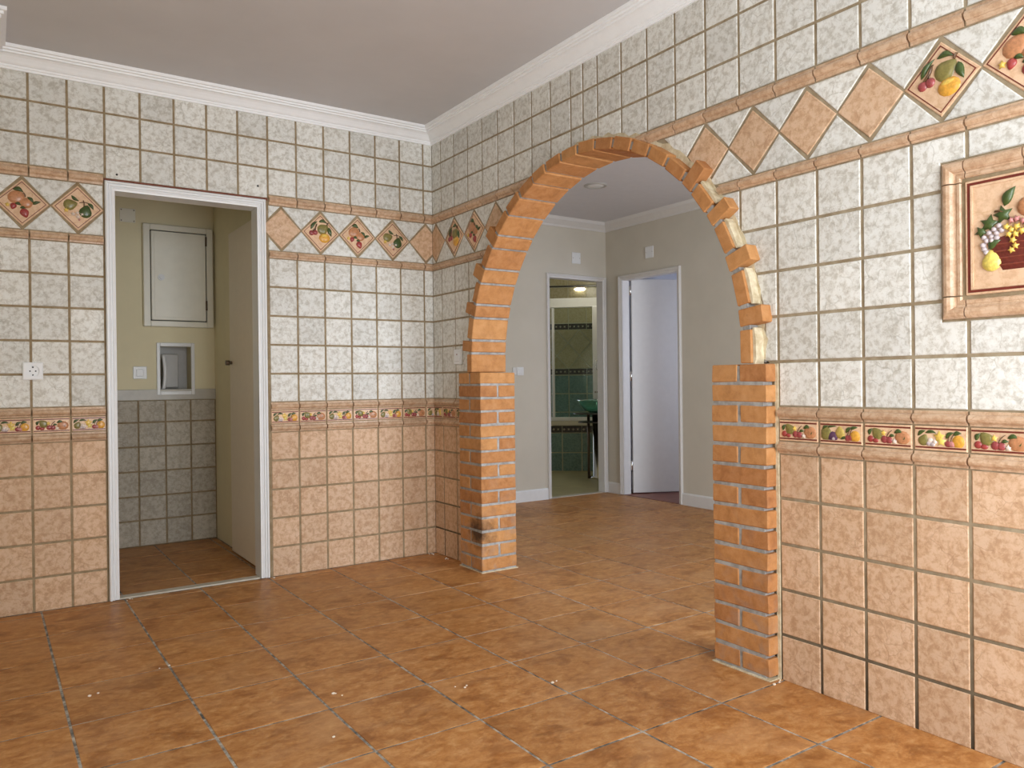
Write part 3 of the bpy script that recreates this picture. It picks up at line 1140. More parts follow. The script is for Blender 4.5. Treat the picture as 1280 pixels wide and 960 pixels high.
def brick_box(lo, hi, mat='brick'):
    bm = bmesh.new()
    box(bm, lo, hi, 0, 0.010)
    bmesh.ops.bevel(bm, geom=bm.edges[:], offset=0.022, segments=1, affect='EDGES', profile=0.5)
    mesh_obj('brick', bm, mat, arch)


for (a0, a1, right) in ((LP0, LP1, False), (RP0, RP1, True)):
    for k in range(NC):
        z1 = PTOP - k * ch
        z0 = z1 - ch + 0.075
        mid_a, mid_x, j = (a0 + a1) / 2, (XF + XB) / 2, 0.035
        mat = 'brick'
        if not right and k in (10, 11, 12, 13):
            mat = 'soot_brick'
        if k % 2 == 0:      # headers to the room
            brick_box((XF, -mid_a + j, z0), (XB, -a0, z1), mat)
            brick_box((XF, -a1, z0), (XB, -mid_a - j, z1), mat)
        else:
            brick_box((XF, -a1, z0), (mid_x - j, -a0, z1), mat)
            brick_box((mid_x + j, -a1, z0), (XB, -a0, z1), mat)
    dx, da = 0.02, 0.11 if right else 0.02
    box_obj('mortar', (XF + dx, -a1 + da, 0.0), (XB - dx, -a0 - 0.035, PTOP - 0.03), 'mortar', arch)
    box_obj('base_grout', (XF - 0.035, -a1 - 0.035, 0.0), (XB + 0.03, -a0 + 0.03, 0.025), 'plaster', arch)

box_obj('base_grout', (-0.012, -RP1 - 0.065, 0.0), (0.05, -RP1 + 0.02, PTOP), 'plaster', arch)
angs = [-3.0, 3.9, 8.3, 16.0, 20.6, 28.0, 33.3, 41.0, 46.0, 54.2, 62.1, 69.6, 76.4, 83.7, 91.0, 98.4, 105.7, 113.0, 119.8, 127.0, 134.2, 138.8, 146.0, 150.2, 157.8, 162.3, 170.4, 175.0, 183.0]
kinds = 'tstststst' [0:8] + 't' * 12 + 'stststst'


def ring_pt(a, r):
    return (AY - r * math.cos(a), AZ + r * math.sin(a))


for i, kd in enumerate(kinds):
    t0, t1 = math.radians(angs[i]), math.radians(angs[i + 1])
    tm = (t0 + t1) / 2
    w = (t1 - t0) * RIN / 2 - 0.042
    r0 = RIN + rnd.uniform(-0.012, 0.006)
    r1 = RIN + (0.33 if kd == 't' else 0.665) + rnd.uniform(-0.02, 0.02)
    er, et = (-math.cos(tm), math.sin(tm)), (math.sin(tm), math.cos(tm))
    w1 = w * (1.03 if kd == 't' else 1.0)
    q = [(AY + er[0] * r - et[0] * s * ww * -1, AZ + er[1] * r + et[1] * s * ww) for r, s, ww in ((r0, -1, w), (r0, 1, w), (r1, 1, w1), (r1, -1, w1))]
    fx = -XF + rnd.uniform(-0.02, 0.02)
    bm = bmesh.new()
    if area2(q) < 0:
        q = q[::-1]
    A = [bm.verts.new(RIGHT.p(x, y, -XB)) for x, y in q]
    B = [bm.verts.new(RIGHT.p(x, y, fx)) for x, y in q]
    for k in range(4):
        j = (k + 1) % 4
        bm.faces.new((A[k], A[j], B[j], B[k]))
    bm.faces.new(B)
    bm.faces.new(A[::-1])
    bmesh.ops.bevel(bm, geom=bm.edges[:], offset=0.022, segments=1, affect='EDGES', profile=0.5)
    mesh_obj('brick', bm, 'brick', arch)
    # rough plaster left on the outer side of the short bricks
    if kd == 't' and i > 19:
        rr = r1 + 0.005
        poly = []
        for k in range(7):
            t = tm + (k / 6 - 0.5) * (t1 - t0) * 0.96
            poly.append(ring_pt(t, rr))
        for k in range(6, -1, -1):
            t = tm + (k / 6 - 0.5) * (t1 - t0) * 0.96
            poly.append(ring_pt(t, rr + 0.075 + rnd.uniform(-0.02, 0.02)))
        prism('plaster', RIGHT, poly, -0.03, fx - 0.05 - rnd.uniform(0, 0.03), 'plaster', arch, 0.01)


def ring_seg(name, r0, r1, n0, n1, mat, t0=-0.04, t1=math.pi + 0.04, n=48, rough=0.0):
    bm = bmesh.new()
    rows = []
    for i in range(n + 1):
        t = t0 + (t1 - t0) * i / n
        ro = r1 + (rough * math.sin(i * 2.3) + rough * rnd.uniform(-0.6, 0.6) if rough else 0)
        rows.append([bm.verts.new(RIGHT.p(*ring_pt(t, r), nn)) for r, nn in ((r0, n0), (ro, n0), (ro, n1), (r0, n1))])
    for A, B in zip(rows, rows[1:]):
        for k in range(4):
            j = (k + 1) % 4
            bm.faces.new((A[k], A[j], B[j], B[k]))
    bm.faces.new(rows[0][::-1])
    bm.faces.new(rows[-1])
    bmesh.ops.recalc_face_normals(bm, faces=bm.faces[:])
    return mesh_obj(name, bm, mat, arch)


ring_seg('mortar', RIN + 0.07, RIN + 0.27, -XB + 0.04, -XF - 0.04, 'mortar')
ring_seg('mortar', RIN + 0.25, RIN + 0.45, -0.8, -0.035, 'mortar')
ring_seg('plaster', RIN + 0.26, RIN + 0.47, -0.03, 0.006, 'plaster', -0.03, math.pi + 0.03, 90, 0.045)

# ------------------------------------------------------------------ tile picture with the fruit basket
pic = thing('tile_picture', 'framed ceramic relief of a fruit basket set into the tiled wall beside the arch', 'wall art', (-0.0, -(PF0 + PF1) / 2, PZ0))
box_obj('grout_bed', (PF0 - 0.02, PZ0 - 0.02, -0.05), (PF1 + 0.02, PZ1 + 0.02, -0.01), 'grout', pic, 0, RIGHT)
fw = 0.33
pp = [(0.0, -0.03), (0.0, 0.03), (0.02, 0.07), (0.06, 0.105), (0.11, 0.115), (0.17, 0.10), (0.205, 0.06), (0.215, 0.03), (0.25, 0.025), (0.27, 0.04), (0.32, 0.045), (0.34, 0.02), (0.34, -0.03)]


def frame_side(pA, pB, inward, cuts):
    """Half-round frame mouldings: corner pieces mitred, straight pieces between joints."""
    d = (Vector(pB) - Vector(pA))
    L = d.length
    d = d / L
    cc = [0.0] + cuts + [L]
    for k in range(len(cc) - 1):
        s0, s1 = cc[k] + (0.012 if k else 0), cc[k + 1] - (0.012 if k < len(cc) - 2 else 0)
        bm = bmesh.new()
        rows = []
        for s, mit in ((s0, 1 if k == 0 else 0), (s1, -1 if k == len(cc) - 2 else 0)):
            row = []
            for w, n in pp:
                w_ = w * fw / 0.34
                q = Vector(pA) + d * (s + mit * w_) + Vector(inward) * w_
                row.append(bm.verts.new(RIGHT.p(q.x, q.y, n)))
            rows.append(row)
        for i in range(len(pp)):
            j = (i + 1) % len(pp)
            bm.faces.new((rows[0][i], rows[1][i], rows[1][j], rows[0][j]))
        bm.faces.new(rows[0])
        bm.faces.new(rows[1][::-1])
        bmesh.ops.recalc_face_normals(bm, faces=bm.faces[:])
        mesh_obj('frame_piece', bm, 'molding', pic)


W_, H_ = PF1 - PF0, PZ1 - PZ0
frame_side((PF0, PZ0), (PF1, PZ0), (0, 1), [0.40, 1.4, 2.4])
frame_side((PF0, PZ1), (PF1, PZ1), (0, -1), [0.40, 1.35, 2.4])
frame_side((PF0, PZ0), (PF0, PZ1), (1, 0), [0.40, 2.41])
frame_side((PF1, PZ0), (PF1, PZ1), (-1, 0), [0.40, 2.41])
b0, b1, d0, d1 = PF0 + 0.40, PF1 - 0.40, PZ0 + 0.40, PZ1 - 0.40
panel = prism('panel', RIGHT, rect(b0, b1, d0, d1), -0.03, 0.03, 'decor', pic, 0.012)


def rr_(o):
    return [(b0 + o, d0 + o), (b1 - o, d0 + o), (b1 - o, d1 - o), (b0 + o, d1 - o)]


line_ring('border_line', RIGHT, rr_(0.04), rr_(0.085), 0.028, 0.036, 'red_line', panel)
line_ring('border_line', RIGHT, rr_(0.095), rr_(0.13), 0.028, 0.05, 'decor', panel)
items = [('basket', 'basket', [(20.22, 8.98), (20.50, 8.43), (21.30, 8.43), (21.58, 8.98), (21.2, 9.03), (20.6, 9.03)])]
for k in range(4):
    items.append(('basket_band', 'weave', [(20.27 + 0.062 * k, 8.90 - 0.12 * k), (21.53 - 0.062 * k, 8.90 - 0.12 * k), (21.52 - 0.062 * k, 8.87 - 0.12 * k), (20.28 + 0.062 * k, 8.87 - 0.12 * k)]))
items += [('leaf', 'leaf', leaf(20.54, 9.52, 20.72, 9.83, 0.09, 0.1)), ('peach', 'peach', ell(20.90, 9.46, 0.17, 0.17)), ('peach', 'peach', ell(21.16, 9.30, 0.15, 0.15)),
          ('vine_leaf', 'leaf', star(20.30, 9.26, 0.17, 5, 0.1)), ('vine_leaf', 'leaf', star(20.52, 9.38, 0.17, 5, 0.5)), ('vine_leaf', 'leaf', star(20.17, 9.14, 0.12, 5, 0.9)),
          ('vine_leaf', 'leaf', star(21.5, 9.26, 0.16, 5, 0.2)), ('stem', 'stem', stem(20.38, 9.46, 20.58, 9.40, 0.018)),
          ('leaf', 'leaf', leaf(20.28, 8.82, 20.50, 8.96, 0.08)), ('lemon', 'lemon', pearshape(20.33, 8.60, 0.165, 1.6)), ('lemon', 'lemon', pearshape(21.48, 8.58, 0.15, 1.2))]
for k, (x, y) in enumerate([(20.22, 9.03), (20.30, 9.10), (20.38, 9.15), (20.46, 9.20), (20.26, 8.97), (20.34, 9.03), (20.42, 9.08), (20.50, 9.12), (20.20, 8.90), (20.22, 8.83), (20.25, 8.77), (20.42, 9.0), (20.35, 8.96)]):
    items.append(('grape', 'grape', ell(x, y, 0.05, 0.05, 0, 8)))
for k, (x, y) in enumerate([(20.58, 9.16), (20.66, 9.10), (20.74, 9.14), (20.62, 9.03), (20.72, 9.02), (20.82, 9.06), (20.68, 8.92), (20.72, 8.82), (20.66, 8.76), (20.90, 9.15)]):
    items.append(('blossom', 'yellow', star(x, y, 0.075, 5, k * 0.4)))
for x, y in ((20.74, 9.27), (20.84, 9.22), (20.66, 9.26)):
    items.append(('blossom', 'pink', star(x, y, 0.07, 5, x)))
for k, (nm, mt, pts) in enumerate(items):
    bm = bmesh.new()
    hgt = 0.035 if nm == 'basket' else 0.016 if nm == 'basket_band' else 0.07 if nm in ('peach', 'lemon') else 0.055
    dome(bm, RIGHT, pts, hgt, 0.028 + (0.022 if nm == 'basket_band' else 0.0) + 0.0004 * k)
    mesh_obj(nm, bm, mt, pic)

# ------------------------------------------------------------------ utility room door (left wall)
door = empty('door_1', (-8.91, 0.1, 0))
struct(door)
casing = [(0.0, 0.0), (0.0, 0.11), (0.03, 0.145), (0.07, 0.145), (0.085, 0.095), (0.10, 0.095), (0.115, 0.115), (0.15, 0.105), (0.16, 0.06), (0.18, 0.06), (0.20, 0.075), (0.24, 0.06), (0.29, 0.05), (0.29, 0.0)]


def casing_run(fr, pA, pB, inward, m0, m1, parent, mat, prof):
    d = Vector(pB) - Vector(pA)
    L = d.length
    d = d / L
    bm = bmesh.new()
    rows = []
    for s, mit in ((0, m0), (L, -m1)):
        rows.append([bm.verts.new(fr.p(*(Vector(pA) + d * (s + mit * w) + Vector(inward) * w), n)) for w, n in prof])
    for i in range(len(prof)):
        j = (i + 1) % len(prof)
        bm.faces.new((rows[0][i], rows[1][i], rows[1][j], rows[0][j]))
    bm.faces.new(rows[0])
    bm.faces.new(rows[1][::-1])
    bmesh.ops.recalc_face_normals(bm, faces=bm.faces[:])
    return mesh_obj('casing', bm, mat, parent)


def doorway(fr, a0, a1, top, w, depth, parent, mat, t=0.09):
    """Mitred casing outside a0..a1 plus a jamb lining through the wall."""
    k = w / 0.29
    pr = [(x * k, n) for x, n in casing]
    A, B, T = a0 - w, a1 + w, top + w
    casing_run(fr, (A, 0.02), (A, T), (1, 0), 0, 1, parent, mat, pr)
    casing_run(fr, (B, 0.02), (B, T), (-1, 0), 0, 1, parent, mat, pr)
    casing_run(fr, (A, T), (B, T), (0, -1), 1, 1, parent, mat, pr)
    box_obj('jamb', (a0 - t, 0.02, -depth), (a0, top, 0.02), mat, parent, 0, fr)
    box_obj('jamb', (a1, 0.02, -depth), (a1 + t, top, 0.02), mat, parent, 0, fr)
    box_obj('jamb', (a0 - t, top, -depth), (a1 + t, top + t, 0.02), mat, parent, 0, fr)


doorway(LEFT, -11.12, -6.77, 12.68, 0.28, 0.66, door, 'white_paint', 0.045)
leaf1 = box_obj('door_leaf', (-6.50, 0.68, 0.07), (-6.27, 4.88, 12.6), 'cream_leaf', door, 0.02)
bm = bmesh.new()
tube(bm, [(-6.50, 4.55, 7.5), (-6.60, 4.55, 7.5)], 0.06, 10)
tube(bm, [(-6.60, 4.55, 7.5), (-6.63, 4.55, 7.5), (-6.70, 4.55, 7.5), (-6.74, 4.55, 7.5)], 0.10, 10)
k_ = mesh_obj('door_knob', bm, 'dark_metal', leaf1)
k_['label'] = 'small dark metal door knob'
sill = box_obj('threshold', (-11.12, 0.05, -0.02), (-6.77, 0.40, 0.035), 'marble', door, 0.01)

# utility room shell
ub = struct(box_obj('wall_utility', (-13, 8.4, 0), (-8.48, 9.4, 16.5), 'cream_wall'))
box_obj('wall_section', (-7.22, 8.4, 0), (-6.0, 9.4, 16.5), 'cream_wall', ub)
box_obj('wall_section', (-8.48, 8.4, 0), (-7.22, 9.4, 6.36), 'cream_wall', ub)
box_obj('wall_section', (-8.48, 8.4, 8.31), (-7.22, 9.4, 16.5), 'cream_wall', ub)
box_obj('wall_section', (-8.48, 9.3, 6.36), (-7.22, 9.4, 8.31), 'grey_box', ub)
us = struct(box_obj('wall_utility_side', (-6.25, 0.62, 0), (-5.9, 8.4, 16.5), 'cream_wall'))
box_obj('wall_section', (-13, 0.62, 0), (-12.5, 8.4, 16.5), 'cream_wall', us)
struct(box_obj('ceiling_utility', (-13, 0.62, 16.0), (-5.9, 9.4, 16.5), 'cornice'))
box_obj('grout_bed', (-12.5, 8.365, 0), (-6.25, 8.4, 6.03), 'grout', ub)
ux = [-12.44 + 1.04 * k for k in range(7)]
ux = [-11.40, -10.36, -9.32, -8.28, -7.28, -6.26]
uz = [0.0, 1.07, 2.06, 3.09, 4.11, 5.12, 6.04]
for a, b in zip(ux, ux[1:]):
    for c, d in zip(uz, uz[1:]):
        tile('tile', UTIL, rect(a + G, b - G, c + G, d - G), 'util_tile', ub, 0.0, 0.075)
box_obj('border_strip', (-12.5, 6.04, 0.0), (-6.26, 6.48, 0.085), 'util_trim', ub, 0.012, UTIL)

# things on the utility room wall
cab = thing('meter_cabinet', 'cream metal meter cabinet with a round lock on the utility room wall', 'cabinet', (-7.66, 8.3, 9.1))
body = [(-9.09, -6.34, 9.1, 13.36)]
a0, a1, c0, c1_ = body[0]
for nm, q in (('frame', (a0, a0 + 0.26, c0, c1_)), ('frame', (a1 - 0.26, a1, c0, c1_)), ('frame', (a0 + 0.26, a1 - 0.26, c0, c0 + 0.24)), ('frame', (a0 + 0.26, a1 - 0.26, c1_ - 0.24, c1_))):
    box_obj('frame', (q[0], q[2], 0.0), (q[1], q[3], 0.26), 'cream_metal', cab, 0.025, UTIL)
box_obj('back_box', (a0 + 0.2, c0 + 0.2, 0.0), (a1 - 0.2, c1_ - 0.2, 0.12), 'dark', cab, 0, UTIL)
cd = box_obj('cabinet_door', (a0 + 0.30, c0 + 0.28, 0.10), (a1 - 0.30, c1_ - 0.28, 0.24), 'cream_metal', cab, 0.02, UTIL)
box_obj('inset_panel', (a0 + 0.42, c0 + 0.40, 0.23), (a1 - 0.42, c1_ - 0.40, 0.25), 'cream_metal', cd, 0.008, UTIL)
bm = bmesh.new()
lk = UTIL.p(-8.42, 11.15, 0.24)
tube(bm, [lk, lk + Vector((0, -0.06, 0))], 0.13, 14)
tube(bm, [lk + Vector((0, -0.06, 0)), lk + Vector((0, -0.12, 0))], 0.07, 12)
k_ = mesh_obj('lock', bm, 'plastic', cd)
for z in (9.85, 12.6):
    bm = bmesh.new()
    p_ = UTIL.p(a1 - 0.28, z, 0.25)
    tube(bm, [p_, p_ + Vector((0, 0, 0.4))], 0.04, 8)
    mesh_obj('hinge', bm, 'dark_metal', cd)

blank = thing('blank_wall_plate', 'square cream cover plate high on the utility room wall beside the cabinet', 'cover plate', (-9.63, 8.4, 13.36))
box_obj('plate', (-9.92, 13.36, 0.0), (-9.33, 13.92, 0.05), 'cream_metal', blank, 0.015, UTIL)
for x, z in ((-9.86, 13.42), (-9.39, 13.86), (-9.39, 13.42), (-9.86, 13.86)):
    bm = bmesh.new()
    dome(bm, UTIL, ell(x, z, 0.025, 0.025, 0, 8), 0.01, 0.05)
    mesh_obj('screw', bm, 'dark_metal', blank)

niche = thing('recessed_meter_box', 'small white framed recess with a pale pipe and grey box inside', 'meter box', (-7.85, 8.4, 6.3))
for q in ((-8.60, -8.46, 6.24, 8.44), (-7.24, -7.10, 6.24, 8.44), (-8.46, -7.24, 6.24, 6.40), (-8.46, -7.24, 8.28, 8.44)):
    box_obj('frame', (q[0], q[2], 0.0), (q[1], q[3], 0.10), 'plastic', niche, 0.02, UTIL)
box_obj('inner_box', (-8.22, 6.55, -0.80), (-7.66, 7.98, -0.40), 'grey_box', niche, 0.03, UTIL)
bm = bmesh.new()
tube(bm, [UTIL.p(-8.30 + 0.07 * math.sin(i / 8 * 3.1), 6.45 + 1.5 * i / 8, -0.22) for i in range(9)], 0.075, 10)
mesh_obj('pipe', bm, 'plastic', niche)
bm = bmesh.new()
tube(bm, [UTIL.p(-8.42, 6.45, -0.25), UTIL.p(-7.7, 6.45, -0.25)], 0.06, 8)
mesh_obj('pipe', bm, 'grey_box', niche)

sw = thing('light_switch', 'white square rocker switch low on the utility room wall', 'switch', (-9.23, 8.4, 6.9))
box_obj('plate', (-9.50, 6.92, 0.0), (-8.97, 7.44, 0.06), 'plastic', sw, 0.02, UTIL)
box_obj('rocker', (-9.37, 7.03, 0.05), (-9.10, 7.33, 0.09), 'plastic', sw, 0.015, UTIL)

# ------------------------------------------------------------------ sockets and switches on the tiled walls
so = thing('wall_socket', 'white round-well power socket on the tile joint left of the doorway', 'socket', (-13.33, 0, 6.84))
bm = bmesh.new()
n = 20
sq = [( -13.59, 6.84), (-13.075, 6.84), (-13.075, 7.355), (-13.59, 7.355)]
cx, cz, rw = -13.335, 7.10, 0.165
ring = [(cx + rw * math.cos(2 * math.pi * i / n + math.pi / 4), cz + rw * math.sin(2 * math.pi * i / n + math.pi / 4)) for i in range(n)]
outer = []
for x, z in ring:
    k = 0.225 / max(abs(x - cx), abs(z - cz))
    outer.append((cx + (x - cx) * k, cz + (z - cz) * k))
base_o = [(cx + (x - cx) * 0.2575 / 0.225, cz + (z - cz) * 0.2575 / 0.225) for x, z in outer]
L0 = [bm.verts.new(LEFT.p(x, z, 0.0)) for x, z in base_o]
L1 = [bm.verts.new(LEFT.p(x, z, 0.045)) for x, z in base_o]
L2 = [bm.verts.new(LEFT.p(x, z, 0.06)) for x, z in outer]
L3 = [bm.verts.new(LEFT.p(x, z, 0.06)) for x, z in ring]
L4 = [bm.verts.new(LEFT.p(x, z, 0.012)) for x, z in ring]
for P_, Q_ in ((L0, L1), (L1, L2), (L2, L3), (L3, L4)):
    for i in range(n):
        j = (i + 1) % n
        bm.faces.new((P_[i], P_[j], Q_[j], Q_[i]))
bm.faces.new(L4)
bmesh.ops.recalc_face_normals(bm, faces=bm.faces[:])
mesh_obj('plate', bm, 'plastic', so)
for x, z, r in ((-0.072, 0.0, 0.022), (0.072, 0.0, 0.022), (0.0, -0.115, 0.022), (0.0, 0.115, 0.026)):
    bm = bmesh.new()
    dome(bm, LEFT, ell(cx + x, cz + z, r, r, 0, 10), 0.004, 0.013)
    mesh_obj('contact_hole', bm, 'dark', so)

sw = thing('light_switch', 'white switch on the tiled wall just left of the brick arch', 'switch', (0, -1.96, 7.3))
box_obj('plate', (1.68, 7.29, 0.0), (2.24, 7.85, 0.07), 'plastic', sw, 0.02, RIGHT)
box_obj('rocker', (1.79, 7.40, 0.06), (2.13, 7.74, 0.10), 'plastic', sw, 0.015, RIGHT)
bm = bmesh.new()
dome(bm, RIGHT, ell(1.96, 7.66, 0.035, 0.03, 0, 10), 0.01, 0.098)
mesh_obj('indicator', bm, 'straw', sw)

# ------------------------------------------------------------------ hall
BX0, BX1, BTOP = 11.86, 15.78, 12.52
hb = struct(box_obj('wall_hall_back', (0.8, 8.3, 0), (BX0 - 0.09, 8.8, 16.5), 'hall_wall'))
box_obj('wall_section', (BX1 + 0.09, 8.3, 0), (16.6, 8.8, 16.5), 'hall_wall', hb)
box_obj('wall_section', (BX0 - 0.09, 8.3, BTOP + 0.09), (BX1 + 0.09, 8.8, 16.5), 'hall_wall', hb)
RB0, RB1, RTOP = -6.85, -2.52, 12.44        # bedroom opening in a = -Y on HALLR
hr = struct(box_obj('wall_hall_right', (16.1, 6.94, 0), (16.6, 8.3, 16.5), 'hall_wall'))
box_obj('wall_section', (16.1, -23, 0), (16.6, 2.43, 16.5), 'hall_wall', hr)
box_obj('wall_section', (16.1, 2.43, RTOP + 0.09), (16.6, 6.94, 16.5), 'hall_wall', hr)
he = struct(box_obj('wall_hall_end', (0.85, -23, 0), (2.4, -22.5, 16.5), 'hall_wall'))
box_obj('wall_section', (12.6, -23, 0), (16.1, -22.5, 16.5), 'hall_wall', he)
box_obj('wall_section', (2.4, -23, 0), (12.6, -22.5, 0.9), 'hall_wall', he)
box_obj('wall_section', (2.4, -23, 13.1), (12.6, -22.5, 16.5), 'hall_wall', he)
w3 = struct(box_obj('window_3', (2.4, -22.85, 0.9), (2.7, -22.65, 13.1), 'window_frame'))
box_obj('frame_bar', (12.3, -22.85, 0.9), (12.6, -22.65, 13.1), 'window_frame', w3)
box_obj('frame_bar', (2.7, -22.85, 12.8), (12.3, -22.65, 13.1), 'window_frame', w3)
box_obj('frame_bar', (2.7, -22.85, 0.9), (12.3, -22.65, 1.2), 'window_frame', w3)
struct(box_obj('ceiling_hall', (0.3, -23, 15.95), (16.6, 8.8, 16.42), 'bed_wall'))
hc = [(15.45, 0.0), (15.45, 0.06), (15.55, 0.10), (15.60, 0.16), (15.72, 0.30), (15.78, 0.38), (15.88, 0.42), (15.95, 0.46), (15.95, 0.0)]
struct(profile_run('trim_4', HALLB, 0.95, 16.1, hc, 'hall_trim', None, 0, -1))['label'] = 'small cove cornice over the bathroom door'
struct(profile_run('trim_5', HALLR, -8.3, 22.5, hc, 'hall_trim', None, 1, 0))['label'] = 'small cove cornice over the bedroom door'
bb = [(0.0, 0.0), (0.0, 0.09), (0.56, 0.09), (0.62, 0.05), (0.64, 0.0)]
struct(profile_run('baseboard_back', HALLB, 0.95, BX0 - 0.25, bb, 'white_paint', None))
struct(profile_run('baseboard_right', HALLR, -2.24, 22.5, bb, 'hall_trim', None))
struct(profile_run('baseboard_corner', HALLR, -8.3, -7.13, bb, 'hall_trim', None, 1, 0))

door2 = struct(empty('door_2', (13.9, 8.4, 0)))
doorway(HALLB, BX0, BX1, BTOP, 0.23, 0.5, door2, 'hall_trim')
box_obj('threshold', (BX0, 8.32, -0.02), (BX1, 8.78, 0.03), 'marble', door2, 0.008)
door3 = struct(empty('door_3', (16.5, 4.5, 0)))
doorway(HALLR, RB0, RB1, RTOP, 0.26, 0.5, door3, 'hall_trim')
# open leaf, hung on the far jamb and swung into the bedroom
ang = math.radians(-25)
LF = Fr((16.72, 6.78, 0), (math.cos(ang), math.sin(ang), 0), (0, 0, 1))
lf = box_obj('door_leaf', (0.0, 0.07, -0.24), (4.2, 12.55, 0.0), 'hall_trim', door3, 0.015, LF)
for z in (1.4, 6.6, 11.6):
    bm = bmesh.new()
    q = LF.p(-0.07, z, -0.02)
    tube(bm, [q, q + Vector((0, 0, 0.55))], 0.065, 8)
    mesh_obj('hinge', bm, 'chrome', lf)
box_obj('threshold', (16.1, 2.52, -0.02), (16.6, 6.85, 0.02), 'bed_floor', door3)

hs = thing('hall_switch', 'pair of white wall plates beside the arch on the far hall wall', 'switch', (9.62, 8.3, 7.0))
box_obj('plate', (9.30, 7.0, 0.0), (9.56, 7.42, 0.06), 'hall_trim', hs, 0.015, HALLB)
box_obj('plate', (9.58, 6.98, 0.0), (10.02, 7.44, 0.07), 'plastic', hs, 0.02, HALLB)
box_obj('rocker', (9.68, 7.07, 0.06), (9.92, 7.35, 0.10), 'plastic', hs, 0.012, HALLB)
for fr, a, lab in ((HALLB, 13.83, 'white blank cover plate above the bathroom door'), (HALLR, -4.60, 'white blank cover plate above the bedroom door')):
    q = fr.p(a, 13.43)
    pl = thing('blank_wall_plate', lab, 'cover plate', q)
    box_obj('plate', (a - 0.32, 13.43, 0.0), (a + 0.32, 14.08, 0.05), 'plastic', pl, 0.02, fr)
    for dx in (-0.24, 0.24):
        bm = bmesh.new()
        dome(bm, fr, ell(a + dx, 13.755, 0.025, 0.025, 0, 8), 0.01, 0.05)
        mesh_obj('screw', bm, 'grey_box', pl)

dl = thing('ceiling_downlight', 'round white recessed downlight in the hall ceiling, switched off', 'light', (9.65, 1.55, 15.95))
bm = bmesh.new()
rs = lathe(bm, 9.65, 1.55, [(0.56, 15.95), (0.55, 15.91), (0.50, 15.89), (0.43, 15.90), (0.42, 15.945)], 32)
mesh_obj('rim', bm, 'grey_box', dl)
bm = bmesh.new()
rs = lathe(bm, 9.65, 1.55, [(0.42, 15.94), (0.40, 15.915), (0.2, 15.905), (0.02, 15.902)], 32)
mesh_obj('diffuser', bm, 'plastic', dl)

# bedroom shell
struct(box_obj('floor_bedroom', (16.5, -3, -0.03), (24, 8.2, 0.012), 'bed_floor'))
bw = struct(box_obj('wall_bedroom', (16.9, 8.25, 0), (24.4, 8.6, 16.5), 'bed_wall'))
box_obj('wall_section', (24.0, -3, 0), (24.4, 8.25, 16.5), 'bed_wall', bw)
box_obj('wall_section', (16.9, -3.4, 0), (21.0, -3, 16.5), 'bed_wall', bw)
box_obj('wall_section', (21.0, -3.4, 0), (24.4, -3, 5), 'bed_wall', bw)
box_obj('wall_section', (21.0, -3.4, 13), (24.4, -3, 16.5), 'bed_wall', bw)
struct(box_obj('ceiling_bedroom', (16.9, -3.4, 16.0), (24.4, 8.6, 16.5), 'bed_wall'))

# ------------------------------------------------------------------ bathroom
bwall = struct(box_obj('wall_bathroom', (-7.5, 0, -0.4), (5.2, 15.6, -0.03), 'bath_grout', None, 0, BATHW))
bs_ = struct(box_obj('floor_bathroom', (9.0, 8.75, -0.03), (27.4, 27, 0.012), 'bath_floor'))
struct(box_obj('ceiling_bathroom', (8.5, 9.0, 15.2), (27.4, 27, 15.6), 'bed_wall'))
struct(box_obj('wall_bathroom_left', (10.4, 9.0, 0), (10.8, 27, 15.6), 'bath_beige'))
struct(box_obj('wall_bathroom_right', (26.8, 9.0, 0), (27.2, 20, 15.6), 'bath_beige'))
struct(box_obj('wall_bathroom_front', (16.9, 8.9, 0), (26.8, 9.2, 15.6), 'bath_beige'))
J0, PT = -0.56, 1.42
bx = [J0 + PT * k for k in range(-4, 5)]
for a, b in zip(bx, bx[1:]):
    for c, d in ((0.0, 1.3), (1.3, 2.76), (2.76, 4.2), (4.2, 5.66), (5.66, 7.12)):
        tile('tile', BATHW, rect(a + 0.04, b - 0.04, c + 0.04, d - 0.04), 'bath_teal', bwall, -0.05, 0.0, 0.02)
    for c, d in ((11.2, 12.62), (12.62, 14.05)):
        tile('tile', BATHW, rect(a + 0.03, b - 0.03, c + 0.04, d - 0.04), 'bath_beige', bwall, -0.05, 0.0, 0.02)
    tile('tile', BATHW, rect(a + 0.03, b - 0.03, 14.2, 15.18), 'bath_beige', bwall, -0.05, 0.0, 0.02)
    for z in (7.17, 10.72):
        t = tile('border_tile', BATHW, rect(a + 0.02, b - 0.02, z, z + 0.44), 'black_band', bwall, -0.05, 0.01, 0.012)
        for k in range(4):
            x = a + 0.14 + k * 0.33
            bm = bmesh.new()
            dome(bm, BATHW, star(x, z + 0.22, 0.10, 4, 0.78 * (k % 2)), 0.01, 0.012)
            mesh_obj('mosaic_chip', bm, 'tan_chip', t)
box_obj('border_strip', (-6, 14.05, -0.03), (5, 14.17, 0.03), 'black_band', bwall, 0.01, BATHW)
# diagonal field between the two bands: lattice half sizes hw, hh
hw, hh, zb, zt = 0.90, 1.02, 7.66, 10.68
for i in range(-7, 7):
    for j in range(0, 5):
        if (i + j) % 2:
            continue
        cx, cz = -0.59 + hw * i, zt - hh * (j - 0.0)
        poly = [(cx, cz - hh + 0.05), (cx + hw - 0.045, cz), (cx, cz + hh - 0.05), (cx - hw + 0.045, cz)]
        sw_ = [(y, x) for x, y in poly]
        sw_ = clip_poly(sw_ if area2(sw_) > 0 else sw_[::-1], zb, zt)
        if len(sw_) >= 3:
            tile('diamond_tile', BATHW, [(x, y) for y, x in sw_], 'bath_beige', bwall, -0.05, 0.0, 0.02)

